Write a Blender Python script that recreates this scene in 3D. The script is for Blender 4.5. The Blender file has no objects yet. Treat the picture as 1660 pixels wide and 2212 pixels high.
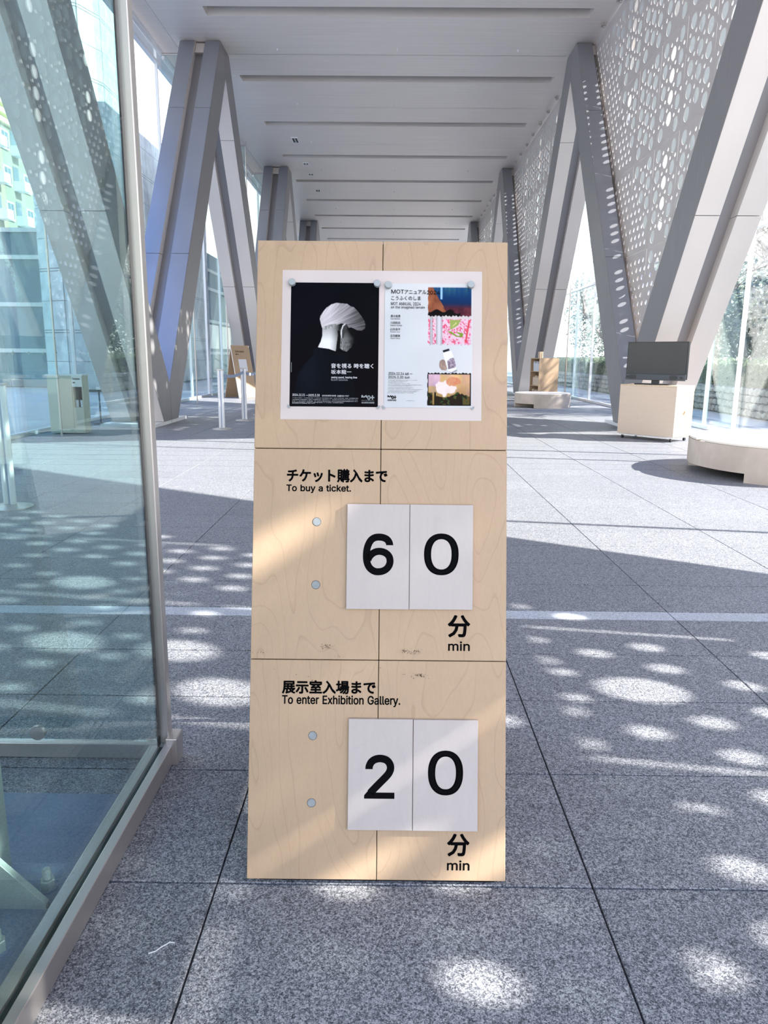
import bpy, math, random
import numpy as np
from mathutils import Vector, Matrix
from math import sin, cos, pi, radians, sqrt

# ------------------------------------------------------------------ camera
scn = bpy.context.scene
C = scn.collection
PITCH, YAW, ROLL, FPX = radians(11.93), radians(.392), radians(.506), 1591.5
fw = Vector((-sin(YAW)*cos(PITCH), cos(YAW)*cos(PITCH), -sin(PITCH)))
rt0 = Vector((cos(YAW), sin(YAW), 0)); up0 = rt0.cross(fw)
rt = rt0*cos(ROLL) + up0*sin(ROLL); up = -rt0*sin(ROLL) + up0*cos(ROLL)
cam = bpy.data.cameras.new('camera'); cam.sensor_fit = 'HORIZONTAL'; cam.sensor_width = 36
cam.lens = FPX/1660*36; cam.clip_end = 400; cam.clip_start = .05
co = bpy.data.objects.new('camera', cam); C.objects.link(co)
M = Matrix.Identity(4)
for i in range(3):
    M[i][0] = rt[i]; M[i][1] = up[i]; M[i][2] = -fw[i]
M.translation = Vector((0, 0, 1.18)); co.matrix_world = M
scn.camera = co

# ------------------------------------------------------------------ sky, sun, exposure
world = bpy.data.worlds.new('sky'); scn.world = world; world.use_nodes = True
wn = world.node_tree; wn.nodes.clear()
wo = wn.nodes.new('ShaderNodeOutputWorld'); wb = wn.nodes.new('ShaderNodeBackground')
tc = wn.nodes.new('ShaderNodeTexCoord'); sx = wn.nodes.new('ShaderNodeSeparateXYZ'); cr = wn.nodes.new('ShaderNodeValToRGB')
wn.links.new(tc.outputs['Generated'], sx.inputs[0]); wn.links.new(sx.outputs['Z'], cr.inputs[0])
wn.links.new(cr.outputs[0], wb.inputs[0]); wn.links.new(wb.outputs[0], wo.inputs[0])
for p, c in ((0, (.95, .90, .85, 1)), (.12, (.91, .88, .84, 1)), (.35, (.82, .81, .82, 1)), (.6, (.38, .52, .92, 1)), (1, (.10, .30, .95, 1))):
    e = cr.color_ramp.elements.new(p) if p not in (0, 1) else cr.color_ramp.elements[0 if p == 0 else -1]
    e.color = c
wb.inputs[1].default_value = 1.9
SUN = Vector((1, -.16, .635)).normalized()
sl = bpy.data.lights.new('sun', 'SUN'); sl.energy = 10.2; sl.angle = radians(.55); sl.color = (1, .915, .85)
so = bpy.data.objects.new('sun', sl); C.objects.link(so); so.location = (30, -5, 20)
so.rotation_euler = SUN.to_track_quat('Z', 'Y').to_euler()
scn.view_settings.view_transform = 'Standard'; scn.view_settings.look = 'None'
scn.view_settings.gamma = 1; scn.view_settings.use_curve_mapping = False
scn.view_settings.exposure = .88
try:
    scn.cycles.max_bounces = 10; scn.cycles.diffuse_bounces = 5; scn.cycles.glossy_bounces = 4
    scn.cycles.transparent_max_bounces = 24; scn.cycles.transmission_bounces = 6
    scn.cycles.caustics_reflective = False; scn.cycles.caustics_refractive = False
    scn.cycles.sample_clamp_indirect = 6
except Exception: pass
RND = random.Random(7)

# ------------------------------------------------------------------ materials
def srgb(r, g, b):
    f = lambda v: (v/255/12.92) if v/255 <= .04045 else ((v/255+.055)/1.055)**2.4
    return (f(r), f(g), f(b), 1)
def mat(name, col, rough=.5, metal=0, spec=.5, emit=None):
    m = bpy.data.materials.new(name); m.use_nodes = True
    b = m.node_tree.nodes['Principled BSDF']
    b.inputs['Base Color'].default_value = col; b.inputs['Roughness'].default_value = rough
    b.inputs['Metallic'].default_value = metal; b.inputs['Specular IOR Level'].default_value = spec
    return m
def nodes(m): return m.node_tree.nodes, m.node_tree.links, m.node_tree.nodes['Principled BSDF']
def noisy(name, c1, c2, scale=(1, 1, 1), nscale=5, detail=4, rough=.5, metal=0, bump=0, lo=.35, hi=.65, spec=.5, dist=.01, coord='Object', aniso=0):
    """colour between c1 and c2 by stretched noise, optional bump from the same noise"""
    m = mat(name, c1, rough, metal, spec); N, L, b = nodes(m)
    t = N.new('ShaderNodeTexCoord'); mp = N.new('ShaderNodeMapping'); mp.inputs['Scale'].default_value = scale
    n = N.new('ShaderNodeTexNoise'); n.inputs['Scale'].default_value = nscale; n.inputs['Detail'].default_value = detail
    r = N.new('ShaderNodeValToRGB'); r.color_ramp.elements[0].position = lo; r.color_ramp.elements[1].position = hi
    r.color_ramp.elements[0].color = c1; r.color_ramp.elements[1].color = c2
    L.new(t.outputs[coord], mp.inputs[0]); L.new(mp.outputs[0], n.inputs['Vector']); L.new(n.outputs['Fac'], r.inputs[0]); L.new(r.outputs[0], b.inputs['Base Color'])
    if bump:
        bp = N.new('ShaderNodeBump'); bp.inputs['Strength'].default_value = bump; bp.inputs['Distance'].default_value = dist
        L.new(n.outputs['Fac'], bp.inputs['Height']); L.new(bp.outputs[0], b.inputs['Normal'])
    return m
def granite(name, dark, mid, light, rough=.55):
    m = mat(name, mid, rough, 0, .35); N, L, b = nodes(m)
    gp = N.new('ShaderNodeNewGeometry')
    def cells(scale):
        v = N.new('ShaderNodeTexVoronoi'); v.inputs['Scale'].default_value = scale; L.new(gp.outputs['Position'], v.inputs['Vector'])
        s_ = N.new('ShaderNodeSeparateColor'); L.new(v.outputs['Color'], s_.inputs[0]); return s_.outputs[0]
    c1, c2, c3 = cells(330), cells(620), cells(150)
    n2 = N.new('ShaderNodeTexNoise'); n2.inputs['Scale'].default_value = 1.3; n2.inputs['Detail'].default_value = 3; L.new(gp.outputs['Position'], n2.inputs['Vector'])
    a = N.new('ShaderNodeMath'); a.operation = 'MULTIPLY_ADD'; a.inputs[1].default_value = .45; L.new(c1, a.inputs[0])
    a2 = N.new('ShaderNodeMath'); a2.operation = 'MULTIPLY_ADD'; a2.inputs[1].default_value = .35; L.new(c2, a2.inputs[0])
    a3 = N.new('ShaderNodeMath'); a3.operation = 'MULTIPLY'; a3.inputs[1].default_value = .20; L.new(c3, a3.inputs[0])
    L.new(a3.outputs[0], a2.inputs[2]); L.new(a2.outputs[0], a.inputs[2])
    r = N.new('ShaderNodeValToRGB'); e = r.color_ramp.elements
    e[0].position = .16; e[0].color = dark; e[1].position = .80; e[1].color = light
    x = e.new(.46); x.color = mid
    oi = N.new('ShaderNodeObjectInfo')
    ad = N.new('ShaderNodeMath'); ad.operation = 'MULTIPLY_ADD'; ad.inputs[1].default_value = .14; 
    ad2 = N.new('ShaderNodeMath'); ad2.operation = 'MULTIPLY_ADD'; ad2.inputs[1].default_value = .08; ad2.inputs[2].default_value = .88
    mx = N.new('ShaderNodeMixRGB'); mx.blend_type = 'MULTIPLY'; mx.inputs[0].default_value = 1
    L.new(a.outputs[0], r.inputs[0]); L.new(n2.outputs['Fac'], ad.inputs[0])
    L.new(oi.outputs['Random'], ad2.inputs[0]); L.new(ad2.outputs[0], ad.inputs[2])
    L.new(r.outputs[0], mx.inputs[1]); L.new(ad.outputs[0], mx.inputs[2]); L.new(mx.outputs[0], b.inputs['Base Color'])
    return m
def plywood(name, base, line, pore, zdir=True, k=1.0):
    """birch veneer: faint vertical pores and wandering contour lines"""
    m = mat(name, base, .48, 0, .4); N, L, b = nodes(m)
    t = N.new('ShaderNodeTexCoord'); oi = N.new('ShaderNodeObjectInfo')
    off = N.new('ShaderNodeVectorMath'); off.operation = 'SCALE'; off.inputs[3].default_value = 37
    cx = N.new('ShaderNodeCombineXYZ'); L.new(oi.outputs['Random'], cx.inputs[0]); L.new(oi.outputs['Random'], cx.inputs[2])
    L.new(cx.outputs[0], off.inputs[0])
    ad = N.new('ShaderNodeVectorMath'); ad.operation = 'ADD'; L.new(t.outputs['Object'], ad.inputs[0]); L.new(off.outputs[0], ad.inputs[1])
    m1 = N.new('ShaderNodeMapping'); m1.inputs['Scale'].default_value = (7*k, 7*k, .62*k) if zdir else (.62*k, .62*k, 7*k)
    L.new(ad.outputs[0], m1.inputs[0])
    n1 = N.new('ShaderNodeTexNoise'); n1.inputs['Scale'].default_value = 1.1; n1.inputs['Detail'].default_value = 1.6; n1.inputs['Roughness'].default_value = .35
    L.new(m1.outputs[0], n1.inputs['Vector'])
    mm = N.new('ShaderNodeMath'); mm.operation = 'MULTIPLY'; mm.inputs[1].default_value = 13; L.new(n1.outputs['Fac'], mm.inputs[0])
    fr = N.new('ShaderNodeMath'); fr.operation = 'FRACT'; L.new(mm.outputs[0], fr.inputs[0])
    rp = N.new('ShaderNodeValToRGB'); e = rp.color_ramp.elements
    e[0].position = 0; e[0].color = (1, 1, 1, 1); e[1].position = .10; e[1].color = (0, 0, 0, 1)
    L.new(fr.outputs[0], rp.inputs[0])
    m2 = N.new('ShaderNodeMapping'); m2.inputs['Scale'].default_value = (260, 260, 9) if zdir else (9, 9, 260)
    L.new(ad.outputs[0], m2.inputs[0])
    n2 = N.new('ShaderNodeTexNoise'); n2.inputs['Scale'].default_value = 1; n2.inputs['Detail'].default_value = 2; L.new(m2.outputs[0], n2.inputs['Vector'])
    n3 = N.new('ShaderNodeTexNoise'); n3.inputs['Scale'].default_value = 4; n3.inputs['Detail'].default_value = 3; L.new(m1.outputs[0], n3.inputs['Vector'])
    a1 = N.new('ShaderNodeMixRGB'); a1.inputs[1].default_value = base; a1.inputs[2].default_value = line
    s1 = N.new('ShaderNodeMath'); s1.operation = 'MULTIPLY'; s1.inputs[1].default_value = .30; L.new(rp.outputs[0], s1.inputs[0]); L.new(s1.outputs[0], a1.inputs[0])
    a2 = N.new('ShaderNodeMixRGB'); a2.inputs[2].default_value = pore; L.new(a1.outputs[0], a2.inputs[1])
    s2 = N.new('ShaderNodeMath'); s2.operation = 'MULTIPLY'; s2.inputs[1].default_value = .38; L.new(n2.outputs['Fac'], s2.inputs[0]); L.new(s2.outputs[0], a2.inputs[0])
    a3 = N.new('ShaderNodeMixRGB'); a3.blend_type = 'MULTIPLY'; a3.inputs[0].default_value = .10; L.new(a2.outputs[0], a3.inputs[1]); L.new(n3.outputs['Fac'], a3.inputs[2])
    L.new(a3.outputs[0], b.inputs['Base Color'])
    return m
def glass(name, tint, gloss=1.0, ior=1.5, rough=0.0):
    m = bpy.data.materials.new(name); m.use_nodes = True; N, L = m.node_tree.nodes, m.node_tree.links; N.clear()
    o = N.new('ShaderNodeOutputMaterial'); mx = N.new('ShaderNodeMixShader'); t = N.new('ShaderNodeBsdfTransparent'); g = N.new('ShaderNodeBsdfGlossy')
    t.inputs[0].default_value = tint; g.inputs['Roughness'].default_value = rough; g.inputs[0].default_value = (.95, 1, 1, 1)
    geo = N.new('ShaderNodeNewGeometry'); ml = N.new('ShaderNodeMapRange')
    ml.inputs['From Min'].default_value = 0; ml.inputs['From Max'].default_value = 1; ml.inputs['To Min'].default_value = ior; ml.inputs['To Max'].default_value = 1/ior
    L.new(geo.outputs['Backfacing'], ml.inputs['Value'])
    f = N.new('ShaderNodeFresnel'); L.new(ml.outputs[0], f.inputs['IOR'])
    k = N.new('ShaderNodeMath'); k.operation = 'MULTIPLY'; k.inputs[1].default_value = gloss; L.new(f.outputs[0], k.inputs[0])
    L.new(k.outputs[0], mx.inputs[0]); L.new(t.outputs[0], mx.inputs[1]); L.new(g.outputs[0], mx.inputs[2]); L.new(mx.outputs[0], o.inputs[0])
    return m
def attrmat(name, rough=.35):
    m = mat(name, (1, 1, 1, 1), max(rough, .5), 0, .04); N, L, b = nodes(m); a = N.new('ShaderNodeAttribute'); a.attribute_name = 'print'
    L.new(a.outputs['Color'], b.inputs['Base Color']); return m

MT = {}
MT['granite'] = granite('granite', srgb(52, 55, 62), srgb(118, 121, 128), srgb(190, 190, 192))
MT['granite_light'] = granite('granite_light', srgb(140, 146, 156), srgb(190, 194, 202), srgb(226, 228, 232))
MT['joint'] = mat('joint', srgb(52, 54, 60), .8)
MT['ground'] = noisy('ground', srgb(194, 190, 182), srgb(208, 204, 196), nscale=.8, rough=.9)
MT['ceiling'] = noisy('ceiling_metal', srgb(226, 219, 214), srgb(236, 230, 225), scale=(.2, 9, 1), nscale=2, detail=5, rough=.42, metal=.1, bump=.03, lo=.3, hi=.7)
MT['slot'] = mat('slot_grey', srgb(214, 213, 213), .5, .0)
MT['dark'] = mat('dark_gap', srgb(30, 30, 33), .7)
MT['clad'] = noisy('cladding_metal', srgb(222, 215, 211), srgb(226, 219, 215), scale=(1, 1, .3), nscale=1.5, rough=.38, metal=.1)
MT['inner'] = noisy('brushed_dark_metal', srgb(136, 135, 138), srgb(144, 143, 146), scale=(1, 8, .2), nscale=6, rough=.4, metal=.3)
def frosted(name, col, clear):
    m = bpy.data.materials.new(name); m.use_nodes = True; N, L = m.node_tree.nodes, m.node_tree.links; N.clear()
    o = N.new('ShaderNodeOutputMaterial'); a = N.new('ShaderNodeMixShader'); b = N.new('ShaderNodeMixShader')
    t = N.new('ShaderNodeBsdfTranslucent'); d = N.new('ShaderNodeBsdfDiffuse'); c = N.new('ShaderNodeBsdfTransparent')
    t.inputs[0].default_value = (col[0]*.35, col[1]*.37, col[2]*.38, 1); d.inputs[0].default_value = col; c.inputs[0].default_value = (.85, .97, .95, 1)
    a.inputs[0].default_value = .78; b.inputs[0].default_value = clear
    L.new(t.outputs[0], a.inputs[1]); L.new(d.outputs[0], a.inputs[2]); L.new(a.outputs[0], b.inputs[1]); L.new(c.outputs[0], b.inputs[2]); L.new(b.outputs[0], o.inputs[0])
    return m
MT['frost'] = frosted('frosted_glass', (.84, .85, .85, 1), .08)
MT['vface'] = noisy('satin_metal', srgb(160, 162, 170), srgb(166, 168, 176), scale=(1, 1, .3), nscale=1.5, rough=.33, metal=.5)
MT['web'] = mat('column_web', srgb(152, 150, 154), .36, .3)
MT['screen'] = noisy('screen_metal', srgb(206, 199, 197), srgb(211, 205, 203), nscale=1, rough=.42, metal=.15)
MT['steel'] = mat('stainless_steel', srgb(196, 190, 187), .34, .8)
MT['white_steel'] = mat('white_steel', srgb(232, 234, 238), .35, .1)
MT['glass'] = glass('clear_glass', (.87, .95, .95, 1), 1.0)
MT['glass_blue'] = glass('curtain_glass', (.955, .983, .983, 1), 1.0)
MT['glass_fin'] = glass('fin_glass', (.88, .96, .97, 1), 1.0)
MT['birch'] = plywood('birch_plywood', srgb(196, 168, 139), srgb(148, 120, 93), srgb(170, 143, 115))
MT['birch_edge'] = noisy('plywood_edge', srgb(232, 214, 190), srgb(196, 168, 138), scale=(1, 1, 1), nscale=90, rough=.6)
MT['birch_h'] = plywood('birch_plywood_level', srgb(222, 202, 184), srgb(196, 170, 148), srgb(206, 184, 164), False)
MT['tile_white'] = plywood('white_stained_plywood', srgb(199, 189, 185), srgb(184, 174, 171), srgb(187, 177, 174), True, 1.6)
MT['ink'] = mat('black_print', srgb(12, 12, 14), .7, 0, .03)
MT['print_white'] = mat('white_print', srgb(222, 222, 226), .5)
MT['print_grey'] = mat('grey_print', srgb(150, 156, 160), .5)
MT['white_patch'] = mat('white_sheet_print', srgb(207, 195, 192), .5)
MT['poster'] = attrmat('poster_print', .3)
MT['magnet'] = mat('magnet_silver', srgb(166, 172, 175), .5, .1)
MT['disc'] = noisy('disc_steel', srgb(142, 148, 152), srgb(158, 163, 166), nscale=60, rough=.6, metal=.0)
MT['black'] = mat('black_plastic', srgb(26, 28, 32), .35)
MT['tvgrey'] = mat('tv_bezel', srgb(58, 62, 72), .3)
MT['tvscreen'] = mat('tv_screen', srgb(26, 28, 29), .22, 0, .5)
MT['bench_top'] = mat('bench_top', srgb(238, 228, 216), .6)
MT['bench_side'] = noisy('bench_side', srgb(190, 176, 164), srgb(212, 198, 186), nscale=3, detail=6, rough=.75)
MT['book'] = mat('book_cover', srgb(210, 214, 224), .6)
MT['book2'] = mat('book_cover_tan', srgb(214, 196, 176), .6)
MT['belt'] = mat('belt_grey', srgb(150, 165, 195), .6)
MT['stone'] = noisy('wall_stone', srgb(196, 200, 198), srgb(228, 230, 226), nscale=3, detail=6, rough=.85, bump=.4)
MT['rubble'] = noisy('rubble_stone', srgb(140, 144, 142), srgb(190, 192, 186), nscale=5, detail=6, rough=.9, bump=.5)
MT['mortar'] = mat('mortar', srgb(96, 100, 100), .9)
MT['hedge'] = noisy('hedge_leaf', srgb(66, 92, 64), srgb(122, 140, 96), nscale=2.5, rough=.7, lo=.3, hi=.7)
MT['evergreen'] = noisy('evergreen_leaf', srgb(60, 84, 74), srgb(110, 130, 108), nscale=1.2, rough=.7, lo=.3, hi=.7)
MT['bark'] = noisy('bark', srgb(120, 112, 108), srgb(170, 160, 152), nscale=4, rough=.9)
MT['teal_wall'] = noisy('shaded_wall', srgb(84, 112, 126), srgb(98, 124, 136), nscale=1, rough=.6)  # bluish shade of the low wing is put into its wall colour
MT['apart'] = mat('apartment_render', srgb(150, 148, 130), .8)
MT['apart_yellow'] = mat('apartment_cream', srgb(238, 228, 178), .8)
MT['window_dark'] = mat('window_dark', srgb(90, 110, 122), .1, 0, .8)
MT['white'] = mat('white_paint', srgb(236, 238, 238), .5)
MT['paper'] = mat('paper', srgb(232, 232, 240), .6)
MT['counter'] = mat('counter_panel', srgb(204, 200, 186), .6)
MT['pale_post'] = mat('pale_post', srgb(178, 186, 180), .45, .2)
MT['plate'] = noisy('painted_plate', srgb(118, 134, 158), srgb(136, 150, 172), nscale=6, rough=.6)
MT['brown'] = mat('brown_paint', srgb(110, 72, 66), .6)

# ------------------------------------------------------------------ mesh helpers
class MB:
    """collects faces given in world coordinates; build() links ONE mesh object"""
    def __init__(s): s.v = []; s.f = []; s.smooth = False
    def face(s, pts):
        i = len(s.v); s.v += [tuple(p) for p in pts]; s.f.append(tuple(range(i, i+len(pts))))
    def box(s, x0, x1, y0, y1, z0, z1, mtx=None):
        P = [(x0, y0, z0), (x1, y0, z0), (x1, y1, z0), (x0, y1, z0), (x0, y0, z1), (x1, y0, z1), (x1, y1, z1), (x0, y1, z1)]
        if mtx: P = [tuple(mtx @ Vector(p)) for p in P]
        i = len(s.v); s.v += P
        s.f += [tuple(i+k for k in q) for q in ((0, 3, 2, 1), (4, 5, 6, 7), (0, 1, 5, 4), (1, 2, 6, 5), (2, 3, 7, 6), (3, 0, 4, 7))]
        return s
    def prism(s, poly, a, b, axis=0):
        """polygon in the plane normal to axis, between a and b"""
        n = len(poly); i = len(s.v)
        def pt(p, w): return (w, p[0], p[1]) if axis == 0 else ((p[0], w, p[1]) if axis == 1 else (p[0], p[1], w))
        s.v += [pt(p, a) for p in poly] + [pt(p, b) for p in poly]
        s.f.append(tuple(i+k for k in range(n))); s.f.append(tuple(i+n+k for k in reversed(range(n))))
        for k in range(n):
            q = (k+1) % n; s.f.append((i+q, i+k, i+n+k, i+n+q))
        return s
    def tube(s, p, q, r, r2=None, n=8, caps=True):
        p, q = Vector(p), Vector(q); d = (q-p)
        if d.length < 1e-6: return s
        d.normalize(); a = d.orthogonal().normalized(); b = d.cross(a); r2 = r if r2 is None else r2; i = len(s.v)
        for c, rr in ((p, r), (q, r2)):
            for k in range(n):
                t = 2*pi*k/n; s.v.append(tuple(c+(a*cos(t)+b*sin(t))*rr))
        for k in range(n):
            m = (k+1) % n; s.f.append((i+k, i+m, i+n+m, i+n+k))
        if caps:
            s.f.append(tuple(i+k for k in reversed(range(n)))); s.f.append(tuple(i+n+k for k in range(n)))
        return s
    def lathe(s, prof, c=(0, 0, 0), n=24, mtx=None):
        i = len(s.v); m = len(prof)
        for r, z in prof:
            for k in range(n):
                t = 2*pi*k/n; p = Vector((r*cos(t), r*sin(t), z)) + Vector(c)
                s.v.append(tuple(mtx @ p) if mtx else tuple(p))
        for j in range(m-1):
            for k in range(n):
                q = (k+1) % n; s.f.append((i+j*n+k, i+j*n+q, i+(j+1)*n+q, i+(j+1)*n+k))
        s.f.append(tuple(i+k for k in reversed(range(n)))); s.f.append(tuple(i+(m-1)*n+k for k in range(n)))
        return s
    def build(s, name, material, parent=None, bevel=0, smooth=False, fix=True):
        org = wloc(parent) if parent else Vector((0, 0, 0))
        me = bpy.data.meshes.new(name)
        V = [(x-org.x, y-org.y, z-org.z) for x, y, z in s.v]
        me.from_pydata(V, [], s.f); me.materials.append(material); me.update()
        if fix:
            import bmesh
            bm = bmesh.new(); bm.from_mesh(me); bmesh.ops.recalc_face_normals(bm, faces=bm.faces)
            if bevel:
                bmesh.ops.remove_doubles(bm, verts=bm.verts, dist=1e-5)
                bmesh.ops.bevel(bm, geom=[e for e in bm.edges if e.calc_face_angle(0) > .6], offset=bevel, segments=2, affect='EDGES', profile=.5)
            bm.to_mesh(me); bm.free()
        if smooth:
            for p in me.polygons: p.use_smooth = True
            try: me.set_sharp_from_angle(angle=radians(35))
            except Exception: pass
        o = bpy.data.objects.new(name, me); C.objects.link(o)
        if parent: o.parent = parent
        return o
def wloc(o):
    v = Vector((0, 0, 0))
    while o: v += o.location; o = o.parent
    return v
def tag(o, label=None, cat=None, group=None, kind=None):
    if label: o['label'] = label
    if cat: o['category'] = cat
    if group: o['group'] = group
    if kind: o['kind'] = kind
    return o
def thing(name, loc, label, cat, group=None, kind=None):
    o = bpy.data.objects.new(name, None); o.empty_display_size = .1; C.objects.link(o); o.location = loc
    return tag(o, label, cat, group, kind)
def link_copy(o, parent, loc=None):
    c = o.copy(); C.objects.link(c); c.parent = parent
    if loc is not None: c.location = loc
    return c
def copy_tree(o, loc=None, parent=None):
    c = o.copy(); C.objects.link(c); c.parent = parent
    if loc is not None: c.location = loc
    for ch in list(o.children): copy_tree(ch, None, c)
    return c
def clip(poly, a, b, c):
    """keep a*x+b*y<=c"""
    out = []; n = len(poly)
    for i in range(n):
        p, q = poly[i], poly[(i+1) % n]; dp = a*p[0]+b*p[1]-c; dq = a*q[0]+b*q[1]-c
        if dp <= 1e-9: out.append(p)
        if (dp < -1e-9 and dq > 1e-9) or (dp > 1e-9 and dq < -1e-9):
            t = dp/(dp-dq); out.append((p[0]+(q[0]-p[0])*t, p[1]+(q[1]-p[1])*t))
    return out
def fill2d(loops, thick=0.0):
    """mesh of a 2D figure with holes, by curve fill"""
    cu = bpy.data.curves.new('tmp', 'CURVE'); cu.dimensions = '2D'; cu.fill_mode = 'BOTH' if thick else 'FRONT'; cu.extrude = thick/2
    for lp in loops:
        sp = cu.splines.new('POLY'); sp.points.add(len(lp)-1)
        sp.points.foreach_set('co', [w for x, y in lp for w in (x, y, 0, 1)]); sp.use_cyclic_u = True
    ob = bpy.data.objects.new('tmp', cu); me = bpy.data.meshes.new_from_object(ob)
    bpy.data.objects.remove(ob); bpy.data.curves.remove(cu)
    return me
# ------------------------------------------------------------------ floor: granite slabs laid in rows
floor = MB().box(-5.6, 6.2, -4, 54, -.08, -.012).build('floor', MT['joint']); tag(floor, 'grey granite slab paving of the entrance hall', kind='structure')
XJ = [.474+.858*k for k in range(-7, 8)]; XJ[0] = -5.6
YJ = [2.405-.468*k for k in range(12, 0, -1)] + [2.405, 2.8216, 3.233, 3.348] + [3.348+.415*k for k in range(1, 118)]
tiles = []
for j in range(len(YJ)-1):
    y0, y1 = YJ[j], YJ[j+1]
    for i in range(len(XJ)-1): tiles.append((XJ[i], XJ[i+1], y0, y1, abs(y0-3.233) < 1e-3))
def near(t): return ((t[0]+t[1])/2)**2*.6 + (max(0, (t[2]+t[3])/2-.2))**2 + (60 if t[3] < .7 else 0)
tiles.sort(key=near)
cache = {}; far_t = MB()
g = .0045; gy = .0065
for n, (x0, x1, y0, y1, band) in enumerate(tiles):
    if n < 290:
        w, h = round(x1-x0, 3), round(y1-y0, 3); key = (w, h, band)
        if key not in cache:
            m = MB(); a, b = w/2-g/2, h/2-gy/2; c = .0015
            m.box(-a, a, -b, b, -.02, -c); 
            m.f.pop(1); i0 = len(m.v); m.v += [(-a+c, -b+c, 0), (a-c, -b+c, 0), (a-c, b-c, 0), (-a+c, b-c, 0)]
            m.f += [(i0, i0+1, i0+2, i0+3), (4, 5, i0+1, i0), (5, 6, i0+2, i0+1), (6, 7, i0+3, i0+2), (7, 4, i0, i0+3)]
            o = m.build('paving_slab', MT['granite_light' if band else 'granite']); o.name = 'band_stone' if band else 'paving_slab'
            o.parent = floor; o.location = ((x0+x1)/2, (y0+y1)/2, 0); cache[key] = o
        else:
            o = link_copy(cache[key], floor, ((x0+x1)/2, (y0+y1)/2, 0))
    else: far_t.box(x0+g, x1-g, y0+g, y1-g, -.012, 0)
o = far_t.build('paving_field', MT['granite'], floor, fix=False); o['kind'] = 'stuff'

# ------------------------------------------------------------------ ceiling with recessed slots
P0, BAY = 16.47, 3.69
slots = [P0+BAY*k for k in range(-5, 10)]
ceil = MB(); ys = [-4]
for y in slots: ys += [y, y+.42]
ys.append(54)
for i in range(0, len(ys), 2): ceil.box(-4.9, 4.6, ys[i], ys[i+1], 8.0, 8.22)
for y in slots:
    ceil.box(-4.9, -3.84, y, y+.42, 8.0, 8.22); ceil.box(4.0, 4.6, y, y+.42, 8.0, 8.22)
ceiling = ceil.build('ceiling', MT['ceiling'], fix=False); tag(ceiling, 'brushed grey metal ceiling with long recessed slots', kind='structure')
m = MB().box(-3.84, 4.0, 0, .42, 8.215, 8.24); m
first = None
for y in slots:
    if first is None:
        first = m.build('ceiling_slot', MT['dark'], ceiling); first.location = (0, y, 0)
        MB().box(-3.83, 3.99, .408, .4195, 8.0, 8.135).build('slot_brighten_plate', MT['slot'], first)  # plate added to brighten the slot's far wall by its colour
    else: copy_tree(first, (0, y, 0), ceiling)
soff = MB(); 
for k in range(15): soff.box(-5.42, -4.925, -4+3.9*k, -4+3.9*k+3.89, 8.02, 8.06)
for k in range(15): soff.box(4.625, 5.6, -4+3.9*k, -4+3.9*k+3.89, 8.02, 8.06)
trim1 = soff.build('trim_1', MT['ceiling'], fix=False); tag(trim1, 'metal soffit strips beyond the ceiling seam', kind='structure')
roof = MB().box(-5.9, 6.1, -4, 54, 8.26, 8.5); roof.box(-5.6, 5.8, -4, 54, 8.5, 11.0)  # upper block is unseen, added to shade the buildings at left
tag(roof.build('ceiling_roof_shade_block', MT['clad']), 'roof slab over the hall with an unseen block added for shade', kind='structure')
tag(MB().box(-5.5, 5.6, 54, 54.3, 0, 8.2).build('wall_back', MT['clad']), 'far end wall of the hall', kind='structure')

# ------------------------------------------------------------------ V columns
SL = .698; INN0 = -.48; OUT0 = .39; PK = 5.535
def leg_poly(s, z0, z1, a, b):
    """parallelogram of one leg (s=+1 rises to +y) between offsets a, b, heights z0, z1"""
    P = [(SL*z0+a, z0), (SL*z0+b, z0), (SL*z1+b, z1), (SL*z1+a, z1)]
    P = clip(P, -1, 0, -.006); P = clip(P, 1, 0, PK-.006)
    return [(s*y, z) for y, z in P]
def column(side, yf, label, proto=None, nsh=0.0):
    xin = 4.05 if side > 0 else -3.85; sg = side
    if proto: 
        c = copy_tree(proto, (xin, yf, 0)); tag(c, label); return c
    t = thing('slanted_column', (xin, yf, 0), label, 'column', 'V shaped metal clad columns of the hall')
    X = lambda d: xin+sg*d
    for s in (-1, 1):
        INN, OUT = (INN0+nsh, OUT0+nsh) if s < 0 else (INN0, OUT0)
        wpoly = [(y+yf, z) for y, z in leg_poly(s, .06, 7.97, INN+.21, OUT-.21)]
        leg = MB().prism(wpoly, *sorted((X(.31), X(.58)))).build('leg', MT['web'], t)
        # light cap closing the groove at the top
        cp = [(y+yf, z) for y, z in leg_poly(s, 7.72, 7.97, INN+.10, OUT-.10)]
        MB().prism(cp, *sorted((X(.335), X(.555)))).build('cap_block', MT['clad'], leg)
        for z0, z1 in ((.06, 3.052), (3.06, 6.262), (6.27, 7.985)):
            for d0, d1 in ((0, .33), (.56, .89)):
                p = [(y+yf, z) for y, z in leg_poly(s, z0, z1, INN, OUT)]
                if len(p) > 2: MB().prism(p, *sorted((X(d0), X(d1)))).build('cladding_panel', MT['clad'], leg)
        for z0, z1 in ((.06, 3.052), (3.06, 6.262), (6.27, 7.985)):
            fp = [(y+yf, z) for y, z in leg_poly(s, z0, z1, INN-.006, INN-.0005)]
            for d0, d1 in ((.0, .33), (.56, .89)):
                if len(fp) > 2: MB().prism(fp, *sorted((X(d0), X(d1)))).build('face_plate', MT['vface'], leg)
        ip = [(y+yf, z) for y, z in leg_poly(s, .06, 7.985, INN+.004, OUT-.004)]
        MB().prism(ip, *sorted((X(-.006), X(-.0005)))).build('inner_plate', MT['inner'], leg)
    b = MB(); b.box(*sorted((X(-.01), X(.90))), yf-.93, yf-.02, 0, .055); b.box(*sorted((X(-.01), X(.90))), yf+.02, yf+.93, 0, .055)
    b.build('base_plate', MT['white_steel'], t)
    return t
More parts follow.
